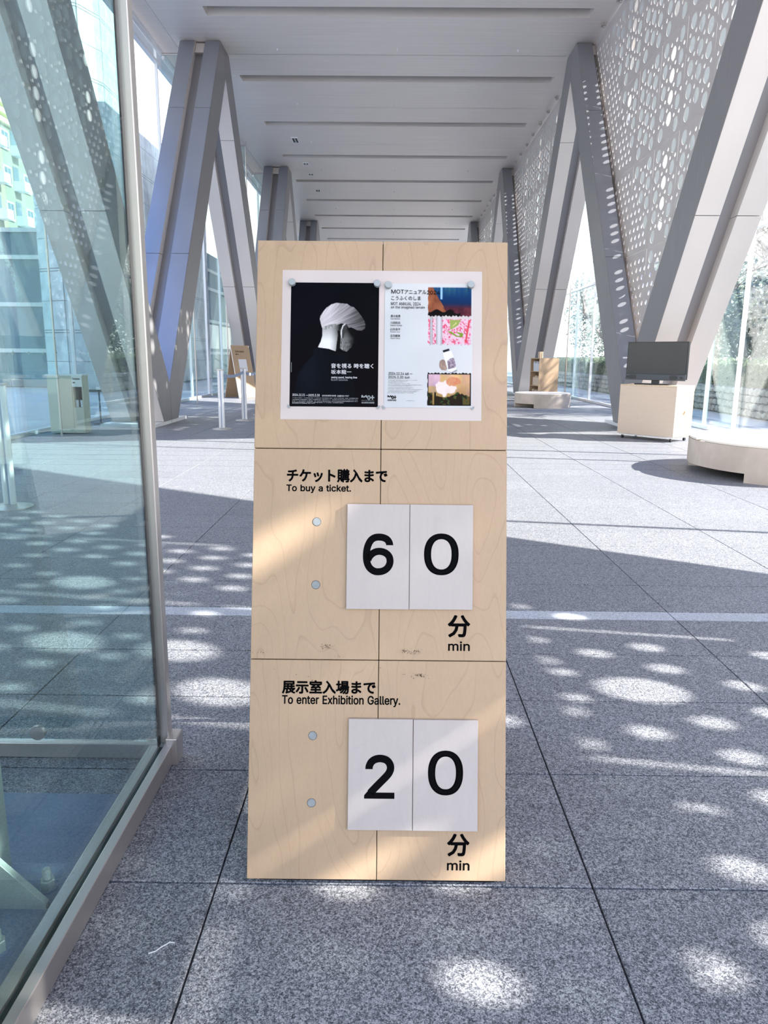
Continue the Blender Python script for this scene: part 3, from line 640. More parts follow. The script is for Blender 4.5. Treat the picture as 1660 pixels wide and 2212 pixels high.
# outlines of the upright sans letters, in thousandths of the letter size: advance, then closed loops x, y, x, y
FONT = {
',': (188, [[38,-119,68,71,137,71,84,-119]]),
'.': (188, [[95,-4,83,-3,73,1,63,9,55,18,51,29,50,41,51,53,55,64,63,73,73,81,83,85,95,87,107,85,118,81,128,73,135,64,140,53,141,41,140,29,135,18,128,9,118,1,107,-3]]),
'/': (249, [[235,533,71,-76,14,-76,178,533]]),
'0': (453, [[227,-7,205,-6,184,-2,165,4,147,13,130,24,115,38,101,53,89,71,78,91,69,113,61,138,55,164,51,192,49,222,48,254,49,286,51,316,55,344,61,370,69,395,78,417,89,437,101,455,115,471,130,484,147,496,165,504,184,511,205,514,227,516,249,514,269,511,288,504,306,496,323,484,338,471,352,455,364,437,375,417,384,395,392,370,398,344,402,316,404,286,405,254,404,222,402,192,398,164,392,138,384,113,375,91,364,71,352,53,339,38,323,24,307,13,289,4,269,-2,249,-6],[227,50,241,50,255,53,267,58,279,65,290,74,300,84,309,97,317,111,324,126,330,144,335,163,339,183,342,205,343,229,344,254,343,279,342,303,339,325,335,346,330,365,324,382,317,398,309,412,300,425,290,435,279,444,267,451,255,456,241,459,227,460,212,459,198,456,186,451,174,444,163,435,153,425,144,412,136,398,129,382,123,365,118,346,114,325,111,303,110,279,109,254,110,229,111,205,114,183,118,163,123,144,129,126,136,111,144,97,153,84,163,74,174,65,186,58,198,53,212,50]]),
'1': (453, [[76,0,76,55,391,55,391,0],[276,509,276,0,212,0,212,448,209,448,86,358,86,427,198,509]]),
'2': (453, [[64,0,64,47,234,229,245,241,256,252,265,263,274,273,282,282,289,292,296,301,302,309,306,318,311,327,314,335,317,344,319,353,320,362,320,371,320,382,318,392,316,402,312,410,308,419,302,426,296,433,289,439,282,444,273,449,264,453,255,456,245,458,234,459,224,460,212,459,201,458,191,455,181,452,172,447,164,442,156,436,150,429,144,422,139,413,135,404,131,395,129,384,127,373,127,362,66,362,66,380,69,397,73,413,79,428,86,442,95,456,105,468,117,478,129,488,143,496,158,503,174,509,190,512,207,515,225,516,243,515,260,513,276,509,291,503,306,497,319,488,332,479,343,469,352,458,361,445,368,432,374,418,378,403,380,388,381,372,381,361,379,350,377,339,375,328,371,318,366,307,361,296,354,284,345,271,336,259,325,245,313,230,299,215,284,198,267,180,153,60,153,57,389,57,389,0]]),
'3': (453, [[218,-7,188,-5,159,1,133,10,108,22,88,38,70,57,57,79,48,104,44,132,109,132,112,115,118,100,126,87,137,76,150,66,165,59,182,54,200,51,219,50,239,51,258,55,275,61,291,69,304,80,315,93,323,108,328,125,329,145,328,163,323,180,316,196,306,211,292,223,275,234,254,241,229,246,201,248,157,248,157,299,288,448,288,452,70,452,70,509,372,509,372,461,211,278,211,289,247,290,279,286,308,276,333,262,354,244,371,222,383,198,391,173,393,145,390,116,383,90,370,66,354,45,333,27,309,12,281,2,251,-5]]),
'4': (453, [[40,105,40,158,247,509,311,509,109,166,109,163,413,163,413,105],[282,0,282,121,282,146,282,318,343,318,343,0]]),
'5': (453, [[221,-7,192,-5,165,1,140,11,118,25,99,41,83,60,71,82,63,105,60,130,122,130,125,115,130,102,138,89,148,78,160,68,173,60,188,54,204,51,221,50,241,51,259,56,276,64,291,75,304,89,314,104,322,122,326,141,328,162,326,183,321,203,314,221,303,237,290,251,275,262,257,270,238,275,218,277,201,276,184,273,167,268,152,262,139,255,128,246,67,253,96,509,366,509,366,452,151,452,134,301,136,301,148,311,162,318,178,325,194,330,212,333,229,334,252,332,274,328,294,321,313,311,330,299,345,285,358,269,370,251,379,231,386,210,390,187,391,163,388,132,381,102,369,76,352,52,332,32,309,15,282,3,253,-4]]),
'6': (453, [[226,-7,208,-6,190,-3,173,1,157,7,142,15,128,24,115,35,104,47,94,60,84,74,77,90,71,107,67,124,64,143,64,162,64,177,66,192,69,207,74,223,80,239,87,256,97,275,108,295,122,317,137,340,252,509,322,509,151,261,145,261,148,267,152,272,156,278,160,283,165,288,170,292,176,297,182,300,189,304,196,307,203,310,210,312,218,313,226,314,235,314,253,313,270,311,286,307,302,302,316,295,329,286,341,277,352,266,361,253,370,240,377,225,382,210,386,193,388,176,389,157,388,138,385,121,381,104,375,88,368,73,359,58,348,45,337,34,324,23,310,14,295,7,279,1,262,-3,245,-6],[226,48,238,49,249,51,259,54,269,58,279,63,287,69,295,76,302,83,309,92,314,101,319,111,323,122,325,133,327,145,327,157,327,170,325,181,323,193,319,203,314,213,309,223,302,231,295,239,287,246,279,251,269,256,259,260,249,263,238,265,226,265,215,265,204,263,193,260,183,257,174,252,165,246,157,239,150,231,144,223,138,214,133,204,130,193,127,182,125,171,125,158,125,146,127,134,130,123,133,112,138,102,144,92,150,83,157,76,165,69,174,63,183,58,193,54,204,51,215,49]]),
'A': (480, [[16,0,201,509,276,509,463,0,395,0,287,302,280,323,272,346,264,372,232,478,245,478,213,371,191,302,85,0],[110,142,110,199,370,199,370,142]]),
'B': (456, [[60,0,60,509,241,509,274,507,304,501,329,491,350,477,367,461,381,442,390,421,396,398,398,374,397,353,393,336,387,320,378,307,368,295,356,286,343,278,329,272,315,267,315,262,331,260,347,254,363,245,378,234,391,220,402,203,411,184,416,161,418,136,416,111,410,88,400,67,386,48,368,31,344,18,317,8,284,2,247,0],[125,57,245,57,281,60,309,67,330,80,344,96,353,115,355,137,354,153,350,169,342,184,333,197,320,209,306,218,289,225,269,229,248,231,125,231],[125,285,238,285,256,287,273,290,288,296,302,304,314,314,323,326,330,340,335,355,336,372,333,393,326,412,313,429,294,442,270,449,240,452,125,452]]),
'D': (502, [[219,0,96,0,96,57,215,57,254,60,288,68,318,81,343,99,363,122,379,149,390,181,397,216,399,255,397,294,390,329,379,361,364,388,344,410,320,428,291,441,258,449,221,452,93,452,93,509,225,509,273,505,315,495,353,478,385,455,412,426,433,391,449,351,458,306,462,255,458,205,449,159,433,119,411,83,384,54,351,31,312,14,268,3],[125,509,125,0,60,0,60,509]]),
'E': (419, [[60,0,60,509,372,509,372,452,125,452,125,286,355,286,355,229,125,229,125,57,375,57,375,0]]),
'F': (410, [[60,0,60,509,369,509,369,452,125,452,125,278,346,278,346,221,125,221,125,0]]),
'G': (520, [[269,-7,225,-3,185,7,149,25,118,49,91,79,69,116,53,157,43,203,40,254,43,305,53,352,69,393,91,429,117,459,149,484,184,501,223,512,265,516,291,514,316,510,340,504,363,494,384,483,403,469,421,453,436,436,449,416,460,395,468,373,474,349,408,349,402,365,395,379,387,393,378,406,368,417,356,427,344,436,330,443,315,448,300,453,283,455,265,456,236,453,209,445,183,432,160,414,141,392,125,364,113,332,106,295,103,254,106,213,113,177,125,145,141,117,161,95,184,76,210,63,238,56,269,53,296,55,322,61,345,71,365,85,382,102,396,123,407,147,413,173,415,202,434,199,283,199,283,256,478,256,478,200,475,160,466,124,451,91,431,62,406,38,377,19,344,5,308,-4]]),
'I': (300, [[31,0,31,57,118,57,118,452,31,452,31,509,269,509,269,452,183,452,183,57,269,57,269,0]]),
'K': (467, [[104,145,104,216,139,261,151,275,162,289,174,303,187,317,199,331,212,344,364,509,448,509,231,276,228,276],[60,0,60,509,125,509,125,334,124,225,125,193,125,0],[372,0,188,259,228,309,449,0]]),
'L': (393, [[60,0,60,509,125,509,125,57,361,57,361,0]]),
'M': (628, [[60,0,60,509,152,509,277,187,280,179,284,170,287,159,299,123,311,84,322,49,307,49,318,83,330,121,342,158,352,187,476,509,568,509,568,0,504,0,504,291,504,327,505,369,506,413,507,457,513,457,498,409,482,363,467,322,456,291,342,0,286,0,170,291,167,300,163,310,159,321,145,361,129,408,112,457,119,457,120,416,121,372,122,328,122,291,122,0]]),
'N': (523, [[60,0,60,509,136,509,343,183,349,174,355,163,363,151,388,107,396,90,405,73,414,55,405,54,403,72,402,90,401,108,399,157,399,195,399,509,463,509,463,0,387,0,202,290,177,331,148,381,108,452,119,454,122,384,124,328,125,291,125,0]]),
'O': (533, [[267,-7,225,-3,186,7,150,25,119,49,92,79,70,115,53,157,44,203,40,254,44,305,53,352,70,393,92,429,119,459,150,484,186,501,225,512,267,516,309,512,348,501,384,484,415,459,442,429,464,393,480,352,490,305,493,254,490,203,480,157,464,115,442,79,415,49,384,25,348,7,309,-3],[267,53,296,55,324,63,349,76,372,94,392,116,408,144,420,176,428,213,430,254,428,295,420,332,408,365,392,392,372,415,349,433,324,446,296,453,267,456,237,453,210,445,184,433,161,415,142,392,125,364,113,332,106,295,103,254,106,213,113,176,125,144,142,117,161,94,184,76,210,63,237,55]]),
'R': (449, [[60,0,60,509,236,509,273,506,305,500,333,489,356,473,376,455,390,433,401,408,407,381,409,352,407,323,401,296,390,271,376,250,356,232,333,217,305,206,273,200,236,198,96,198,96,255,234,255,258,256,280,260,298,267,313,276,325,287,334,300,340,316,344,333,345,352,344,371,340,389,334,405,325,419,313,430,298,440,279,446,258,451,233,452,125,452,125,0],[353,0,230,229,303,229,428,0]]),
'S': (447, [[224,-9,188,-7,156,-1,128,9,102,23,81,40,64,60,51,83,42,109,38,137,104,137,108,118,114,102,123,88,136,76,150,66,166,59,185,53,204,50,224,49,246,50,267,54,286,60,303,69,317,79,329,92,338,106,344,122,346,139,344,154,340,168,332,179,322,189,310,197,296,205,280,211,263,217,245,222,184,239,145,253,112,269,86,289,67,313,56,341,52,372,54,400,62,425,75,448,92,468,113,484,138,498,165,508,195,514,227,516,259,514,289,508,316,498,340,484,360,468,377,449,390,427,398,403,401,378,337,378,332,402,320,421,302,437,280,449,254,456,225,459,204,457,185,454,167,448,152,440,139,430,129,418,121,405,117,391,115,376,117,359,122,345,131,334,142,324,155,315,169,308,184,302,198,297,212,293,264,279,279,275,295,270,312,264,328,256,344,248,359,238,372,226,384,213,395,198,402,180,407,161,408,139,406,112,399,87,386,64,370,43,349,25,323,11,294,0,261,-7]]),
'T': (449, [[32,452,32,509,417,509,417,452,257,452,257,0,193,0,193,452]]),
'U': (517, [[259,-8,220,-6,186,2,154,15,126,33,103,55,85,80,71,108,63,140,60,173,60,509,124,509,124,178,126,155,132,133,141,113,153,95,169,80,187,68,208,59,232,53,259,52,285,53,309,59,331,68,349,80,364,95,377,113,385,133,391,155,393,178,393,509,457,509,457,173,454,140,446,108,433,80,414,55,391,33,363,15,332,2,297,-6]]),
'Y': (472, [[203,0,203,208,16,509,91,509,192,344,203,327,213,309,222,292,231,274,240,254,250,230,224,230,233,254,242,275,251,293,260,310,270,327,280,344,381,509,455,509,268,208,268,0]]),
'a': (389, [[160,-9,137,-7,115,-3,94,5,76,15,60,29,48,45,38,63,32,84,30,108,32,128,36,146,43,161,53,174,64,184,78,193,92,200,108,206,125,211,143,214,161,217,178,220,234,227,247,229,257,231,265,235,271,240,274,246,276,255,276,257,275,272,272,285,267,297,260,307,251,315,240,322,227,327,212,330,196,331,178,330,163,327,149,322,137,316,127,309,118,301,110,292,104,283,100,274,41,291,51,313,64,331,79,346,95,358,114,368,133,375,153,380,173,383,194,384,208,384,223,382,239,379,255,375,271,369,286,360,300,350,312,336,322,320,330,301,335,278,337,251,337,0,277,0,277,52,272,52,267,43,260,34,252,25,242,16,229,8,215,1,199,-4,181,-7],[170,45,192,47,211,51,228,59,242,68,254,80,263,93,270,108,274,122,276,138,276,190,272,187,267,184,259,182,251,180,241,178,231,176,221,174,210,173,200,171,175,168,161,166,147,163,134,159,122,153,112,147,103,139,97,130,93,118,92,105,93,93,96,82,102,72,109,64,119,57,130,52,142,48,156,46]]),
'b': (424, [[229,-8,208,-7,189,-3,172,4,159,12,147,21,138,31,130,41,123,50,118,59,112,59,112,0,53,0,53,509,114,509,114,319,118,319,123,327,130,336,137,346,147,355,158,364,171,373,188,379,207,383,229,384,259,382,287,374,313,361,335,342,354,320,370,293,381,261,388,227,390,189,388,151,381,116,370,84,355,57,336,34,313,16,288,3,260,-6],[220,47,242,49,262,55,279,66,294,80,306,97,316,117,323,139,327,163,328,189,327,215,323,239,316,261,307,281,295,298,280,311,262,322,243,328,220,330,198,328,178,322,161,312,147,299,134,282,125,263,118,241,114,216,113,189,114,162,118,138,125,115,135,95,147,78,162,65,179,55,198,49]]),
'c': (396, [[207,-8,174,-5,144,3,117,16,93,35,72,58,56,85,44,116,37,150,34,187,37,225,44,260,56,291,72,318,93,341,117,360,144,374,174,382,207,384,226,384,243,381,260,377,276,371,291,364,305,356,318,346,330,335,340,322,349,308,356,293,362,277,303,262,300,272,295,281,290,289,284,297,278,304,270,311,261,316,252,321,242,325,231,328,220,329,207,330,184,328,163,321,145,310,130,296,118,278,108,258,102,236,98,212,96,187,98,163,102,139,108,117,118,97,130,80,145,66,163,55,184,49,207,46,220,47,232,49,243,52,253,55,262,60,271,66,279,73,285,80,292,89,297,98,301,107,304,117,363,102,357,86,350,70,341,56,331,43,319,32,306,21,292,12,277,5,261,-1,244,-5,226,-7]]),
'd': (424, [[195,-8,165,-6,137,3,111,16,89,34,70,57,55,84,43,116,36,151,34,189,36,227,43,261,55,293,70,320,89,342,112,361,137,374,165,382,196,384,218,383,237,379,253,373,267,364,278,355,287,346,295,336,301,327,306,319,311,319,311,509,372,509,372,0,313,0,313,59,307,59,301,50,295,41,287,31,277,21,266,12,252,4,236,-3,217,-7],[205,47,226,49,246,55,263,65,278,78,290,95,299,115,306,138,310,162,312,189,310,216,306,241,300,263,290,282,278,299,263,312,246,322,227,328,205,330,182,328,162,322,145,311,130,298,118,281,108,261,102,239,98,215,96,189,98,163,102,139,109,117,118,97,130,80,145,66,162,55,182,49]]),
'e': (404, [[212,-8,177,-5,145,3,117,16,92,35,72,58,56,85,44,116,37,150,34,187,36,224,44,258,55,290,71,317,91,340,115,359,142,373,172,382,205,384,226,383,246,380,266,374,285,366,303,355,319,341,334,324,347,305,357,282,365,256,370,227,371,194,371,169,75,169,75,221,338,221,310,202,308,226,304,248,298,269,288,286,277,301,263,314,246,323,227,328,205,330,183,328,164,323,146,313,131,301,119,286,109,270,102,251,97,231,96,211,96,178,98,151,102,127,110,106,121,88,135,73,151,61,169,53,190,48,212,46,227,47,241,49,254,53,265,58,276,65,285,73,294,82,300,93,306,105,365,91,358,72,348,55,335,39,320,26,302,14,283,4,261,-3,237,-7]]),
'f': (254, [[228,379,228,327,6,327,6,379],[81,0,81,432,82,452,87,470,96,486,107,499,120,510,135,519,152,525,169,529,187,530,201,530,212,529,222,527,231,525,238,523,243,521,227,468,224,470,220,471,215,472,209,473,202,474,195,474,178,472,164,468,154,460,147,449,143,435,142,419,142,0]]),
'g': (425, [[207,-151,180,-149,156,-146,134,-140,114,-132,97,-122,82,-110,70,-97,59,-84,51,-69,101,-41,107,-49,114,-57,122,-66,131,-74,142,-82,154,-88,169,-93,187,-96,207,-97,236,-95,261,-87,282,-75,298,-58,308,-34,311,-6,311,68,306,68,301,60,294,51,287,41,277,32,266,23,252,16,236,10,217,6,195,5,165,7,138,14,113,27,90,43,71,65,55,90,43,120,36,154,34,191,36,229,43,263,55,293,71,320,90,342,112,361,138,374,166,382,196,384,218,383,237,379,253,373,267,365,279,356,288,346,296,336,302,327,308,319,313,319,313,379,372,379,372,-9,370,-40,363,-67,350,-90,334,-109,314,-124,291,-136,265,-144,237,-149],[205,59,227,61,246,66,264,75,278,87,290,103,300,121,307,142,311,166,312,193,311,219,307,242,300,264,291,283,279,299,264,312,247,322,227,328,205,330,182,328,163,322,145,312,130,298,118,282,109,262,102,241,98,218,96,193,98,167,102,144,109,123,118,104,131,88,145,76,163,66,183,61]]),
'h': (410, [[114,227,114,0,53,0,53,509,114,509,114,287,102,287,116,319,132,344,152,362,175,374,200,382,227,384,252,383,275,377,295,369,313,356,328,340,341,321,350,298,355,271,357,240,357,0,296,0,296,235,293,263,286,286,273,304,256,318,235,326,210,329,192,328,176,324,161,317,147,308,136,297,126,283,119,266,115,248]]),
'i': (167, [[53,0,53,379,114,379,114,0],[84,443,73,444,63,448,54,455,47,463,43,472,41,483,43,494,47,504,54,512,63,518,73,522,84,524,95,522,105,518,114,512,121,504,125,494,126,483,125,472,121,463,114,455,105,448,95,444]]),
'j': (167, [[53,379,114,379,114,-30,112,-52,108,-72,102,-90,92,-106,80,-119,65,-129,47,-137,27,-141,4,-143,-10,-143,-10,-87,2,-87,18,-85,31,-80,40,-72,47,-61,51,-46,53,-29],[83,443,72,444,62,448,53,455,47,463,42,472,41,483,42,494,47,504,53,512,62,518,72,522,83,524,95,522,105,518,114,512,120,504,125,494,126,483,125,472,120,463,114,455,105,448,95,444]]),
'k': (381, [[110,137,110,212,121,212,284,379,360,379,184,199,177,199],[53,0,53,509,114,509,114,0],[294,0,148,186,191,229,372,0]]),
'l': (189, [[139,-2,112,0,91,8,74,20,62,37,55,59,53,84,53,509,114,509,114,99,114,83,117,71,120,62,126,57,135,53,146,52,152,52,157,52,160,53,164,53,167,54,170,54,181,3,175,1,169,0,162,-1,154,-2,147,-2]]),
'm': (610, [[53,0,53,379,112,379,112,295,108,295,114,314,122,331,132,346,144,358,158,368,172,376,187,382,203,385,219,386,245,383,268,375,287,361,303,342,314,320,321,295,312,295,318,312,326,329,337,343,350,356,364,366,381,375,398,381,417,385,437,386,458,385,478,380,497,372,514,361,529,346,541,328,550,307,555,283,557,255,557,0,496,0,496,254,493,279,485,298,473,313,456,323,438,329,419,330,402,329,387,326,374,320,363,312,353,302,345,290,340,277,336,263,335,247,335,0,274,0,274,260,272,280,265,297,253,311,238,322,220,328,199,330,185,329,171,326,158,320,145,312,135,302,126,289,119,274,115,257,114,238,114,0]]),
'n': (410, [[114,227,114,0,53,0,53,379,112,379,112,287,102,287,116,319,132,344,152,362,175,374,200,382,227,384,252,383,275,377,295,369,313,356,328,340,341,321,350,298,355,271,357,240,357,0,296,0,296,235,293,263,286,286,273,304,256,318,235,326,210,329,192,328,176,324,161,317,147,308,136,297,126,283,119,266,115,248]]),
'o': (415, [[207,-8,174,-5,144,3,117,16,93,35,72,58,56,85,44,116,37,150,34,187,37,225,44,260,56,291,72,318,93,341,117,360,144,374,174,382,207,384,241,382,271,374,299,360,323,341,343,318,359,291,371,260,379,225,381,187,379,150,371,116,359,85,343,58,323,35,299,16,271,3,241,-5],[207,46,231,49,252,55,270,66,285,80,298,97,307,117,314,139,318,163,319,187,318,212,314,236,307,258,298,278,285,296,270,310,252,321,231,328,207,330,184,328,163,321,145,310,130,296,118,278,108,258,102,236,98,212,96,187,98,163,102,139,108,117,118,97,130,80,145,66,163,55,184,49]]),
'r': (259, [[53,0,53,379,112,379,112,321,115,321,124,339,137,354,152,367,171,377,191,383,213,385,218,385,223,385,229,384,243,384,243,322,241,323,236,324,230,324,223,325,215,326,207,326,190,324,174,321,159,315,146,306,135,296,126,284,119,269,115,254,114,237,114,0]]),
's': (365, [[182,-8,157,-7,133,-3,112,3,93,12,76,24,62,38,50,54,41,73,36,94,94,107,101,87,111,72,124,60,141,52,160,47,181,45,206,47,227,53,244,62,258,74,265,88,268,103,266,115,262,126,254,136,243,144,229,150,212,155,149,170,118,180,92,192,72,208,58,227,50,249,47,274,49,295,55,314,65,332,79,347,95,360,115,370,137,378,161,383,187,384,212,383,234,379,254,372,271,363,286,352,299,339,309,324,318,308,324,290,268,277,262,291,254,304,243,316,228,325,210,331,187,333,166,331,147,326,131,317,119,305,111,292,109,277,110,264,115,253,124,243,136,235,152,229,172,223,229,209,261,200,287,187,306,171,320,153,328,131,331,107,329,85,323,65,312,47,298,31,281,18,260,6,236,-2,210,-7]]),
't': (227, [[204,379,204,327,6,327,6,379],[65,471,126,471,126,98,127,83,130,70,136,61,144,55,156,51,170,50,175,50,180,50,185,51,191,52,197,53,202,54,213,2,207,0,200,-2,192,-3,184,-3,176,-4,168,-4,138,-1,113,7,92,21,77,41,68,64,65,93]]),
'u': (410, [[182,-5,158,-3,135,2,115,11,97,23,82,39,69,59,60,82,54,109,53,139,53,379,114,379,114,144,116,117,124,94,137,75,154,61,175,53,200,50,218,51,234,55,249,62,263,71,274,83,283,97,290,113,295,132,296,153,296,379,357,379,357,0,298,0,298,92,307,92,294,60,277,35,257,17,234,5,209,-3]]),
'w': (567, [[138,0,23,379,87,379,133,214,154,137,161,107,168,75,175,41,165,41,186,135,206,214,252,379,316,379,362,214,382,136,388,106,395,75,402,41,391,41,413,135,434,214,480,379,545,379,429,0,368,0,319,172,305,225,291,280,277,338,291,338,277,280,263,225,248,172,199,0]]),
'x': (379, [[21,0,171,218,171,171,29,379,100,379,147,306,159,287,170,270,179,253,188,237,198,221,207,206,175,206,185,221,194,237,202,253,211,270,222,287,233,306,282,379,352,379,209,169,209,214,358,0,287,0,231,85,219,103,209,120,200,136,191,152,182,167,173,182,205,182,195,167,187,152,178,136,170,120,160,103,148,85,91,0]]),
'y': (389, [[47,-139,61,-86,71,-87,83,-89,94,-90,104,-89,113,-86,122,-81,130,-74,138,-64,145,-51,151,-36,163,-1,17,379,84,379,165,155,173,132,180,109,187,87,193,64,199,42,206,21,184,21,202,87,209,110,216,132,224,155,305,379,371,379,204,-58,196,-77,187,-93,177,-107,165,-119,153,-128,139,-136,125,-141,109,-144,91,-145,82,-145,73,-144,65,-143,57,-142,52,-140]]),
'z': (380, [[42,0,42,46,254,320,254,323,48,323,48,379,333,379,333,331,126,60,126,56,339,56,339,0]]),
'—': (699, [[699,244,699,188,0,188,0,244]]),
}
# ------------------------------------------------------------------ lettering from baked outlines
def cjk(key):
    """outlines of characters outside the letter table, taken from the built-in text object"""
    cu = bpy.data.curves.new('tmp', 'FONT'); cu.body = key; cu.size = 1; cu.resolution_u = 3
    ob = bpy.data.objects.new('tmp', cu); C.objects.link(ob)
    me = bpy.data.meshes.new_from_object(ob); bpy.data.objects.remove(ob); bpy.data.curves.remove(cu)
    V = [(v.co.x, v.co.y) for v in me.vertices]; polys = [[V[i] for i in p.vertices] for p in me.polygons]
    cnt = {}
    for p in me.polygons:
        vs = list(p.vertices)
        for i in range(len(vs)):
            e = (vs[i], vs[(i+1) % len(vs)]); k = (min(e), max(e)); cnt[k] = cnt.get(k, 0)+1
    edges = [(V[a], V[b]) for (a, b), n in cnt.items() if n == 1]
    bpy.data.meshes.remove(me)
    return polys, edges
class GLY:
    """fills overlapping outline loops by winding number"""
    @staticmethod
    def fill(loops):
        from mathutils.geometry import delaunay_2d_cdt
        out = []
        for grp in GLY.groups(loops):
            V, E = [], []
            for l in grp:
                n0 = len(V); V += [Vector((x/1000, y/1000)) for x, y in l]; E += [(n0+i, n0+(i+1) % len(l)) for i in range(len(l))]
            vo, _, fo, _, _, _ = delaunay_2d_cdt(V, E, [], 0, 1e-6)
            for f in fo:
                cx_ = sum(vo[i].x for i in f)/len(f)*1000; cy_ = sum(vo[i].y for i in f)/len(f)*1000; w = 0
                for l in grp:
                    for i in range(len(l)):
                        (x0, y0), (x1, y1) = l[i], l[(i+1) % len(l)]
                        if (y0 > cy_) != (y1 > cy_) and cx_ < (x1-x0)*(cy_-y0)/(y1-y0)+x0: w += 1 if y1 > y0 else -1
                if w: out.append([(vo[i].x, vo[i].y) for i in f])
        return out
    @staticmethod
    def groups(loops):
        """loops whose x ranges overlap belong to one letter"""
        g = []
        for l in sorted(loops, key=lambda l: min(p[0] for p in l)):
            a, b = min(p[0] for p in l), max(p[0] for p in l)
            if g and a < g[-1][1]: g[-1][0].append(l); g[-1][1] = max(g[-1][1], b)
            else: g.append([[l], b])
        return [x[0] for x in g]
def latin(key):
    loops = []; x = 0
    for ch in key:
        if ch == ' ': x += 235; continue
        adv, Ls = FONT[ch]
        for l in Ls: loops.append([(x+l[i], l[i+1]) for i in range(0, len(l), 2)])
        x += adv
    polys = []
    for l in GLY.fill(loops): polys.append(l)
    edges = [((l[i][0]/1000, l[i][1]/1000), (l[(i+1) % len(l)][0]/1000, l[(i+1) % len(l)][1]/1000)) for l in loops for i in range(len(l))]
    return polys, edges
def letter_mesh(key, u0, v0, u1, v1, wt=0.0):
    """polygons of the text filling the box u0..u1, v0..v1; wt = extra stroke half width"""
    P, E = latin(key) if all(c == ' ' or c in FONT for c in key) else cjk(key)
    xs = [p[0] for l in P for p in l]; ys = [p[1] for l in P for p in l]
    X0, Y0 = min(xs), min(ys); u0 += wt; v0 += wt; u1 -= wt; v1 -= wt
    sx_, sy_ = (u1-u0)/(max(xs)-X0), (v1-v0)/(max(ys)-Y0); f = lambda p: (u0+(p[0]-X0)*sx_, v0+(p[1]-Y0)*sy_)
    polys = [[f(p) for p in l] for l in P]
    if wt:
        for a, b in E:
            (x0, y0), (x1, y1) = f(a), f(b); dx, dy = x1-x0, y1-y0; d = sqrt(dx*dx+dy*dy)
            if d < 1e-7: continue
            nx, ny = -dy/d*wt, dx/d*wt; ex, ey = dx/d*wt*.35, dy/d*wt*.35
            polys.append([(x0-ex+nx, y0-ey+ny), (x0-ex-nx, y0-ey-ny), (x1+ex-nx, y1+ey-ny), (x1+ex+nx, y1+ey+ny)])
    return polys
class Plane:
    def __init__(s, O, U, V): s.O, s.U, s.V = Vector(O), Vector(U).normalized(), Vector(V).normalized(); s.N = s.U.cross(s.V)
    def __call__(s, u, v, n=0): return s.O+s.U*u+s.V*v+s.N*n
def on_plane(polys, pl, n, mb=None):
    mb = mb or MB()
    for p in polys: mb.face([pl(u, v, n) for u, v in p])
    return mb
def slab(pl, u0, u1, v0, v1, n0, n1, mb=None):
    mb = mb or MB(); i = len(mb.v)
    mb.v += [tuple(pl(u, v, n)) for n in (n0, n1) for u, v in ((u0, v0), (u1, v0), (u1, v1), (u0, v1))]
    mb.f += [tuple(i+k for k in q) for q in ((0, 3, 2, 1), (4, 5, 6, 7), (0, 1, 5, 4), (1, 2, 6, 5), (2, 3, 7, 6), (3, 0, 4, 7))]
    return mb
def disc(pl, u, v, r, n0, n1, k=28, mb=None, ch=0):
    mb = mb or MB(); i = len(mb.v); rings = [(r, n0), (r, n1-ch), (r-ch, n1)] if ch else [(r, n0), (r, n1)]
    for rr_, n in rings: mb.v += [tuple(pl(u+rr_*cos(2*pi*a/k), v+rr_*sin(2*pi*a/k), n)) for a in range(k)]
    for j in range(len(rings)-1):
        for a in range(k): q = (a+1) % k; mb.f.append((i+j*k+a, i+j*k+q, i+(j+1)*k+q, i+(j+1)*k+a))
    mb.f.append(tuple(i+(len(rings)-1)*k+a for a in range(k))); return mb

# ------------------------------------------------------------------ the plywood sign
SP = Plane((-.02125, 1.46948, .012), (.99999, .00411, 0), (0, .24576, .96933))
sign = thing('waiting_time_sign', (-.021, 1.65, 0), 'tall birch plywood waiting time sign leaning back in the middle', 'sign')
cols = [(-.2948, .0003), (.0018, .2950)]; rows = [(0, .4963), (.4980, .9852), (.9869, 1.479)]
for v0, v1 in rows:
    for u0, u1 in cols:
        slab(SP, u0, u1, v0, v1, -.015, 0).build('plywood_board', MT['birch'], sign, bevel=.0012)
slab(SP, -.2945, .2947, .003, 1.4785, -.021, -.0155).build('backing_sheet', MT['dark'], sign)
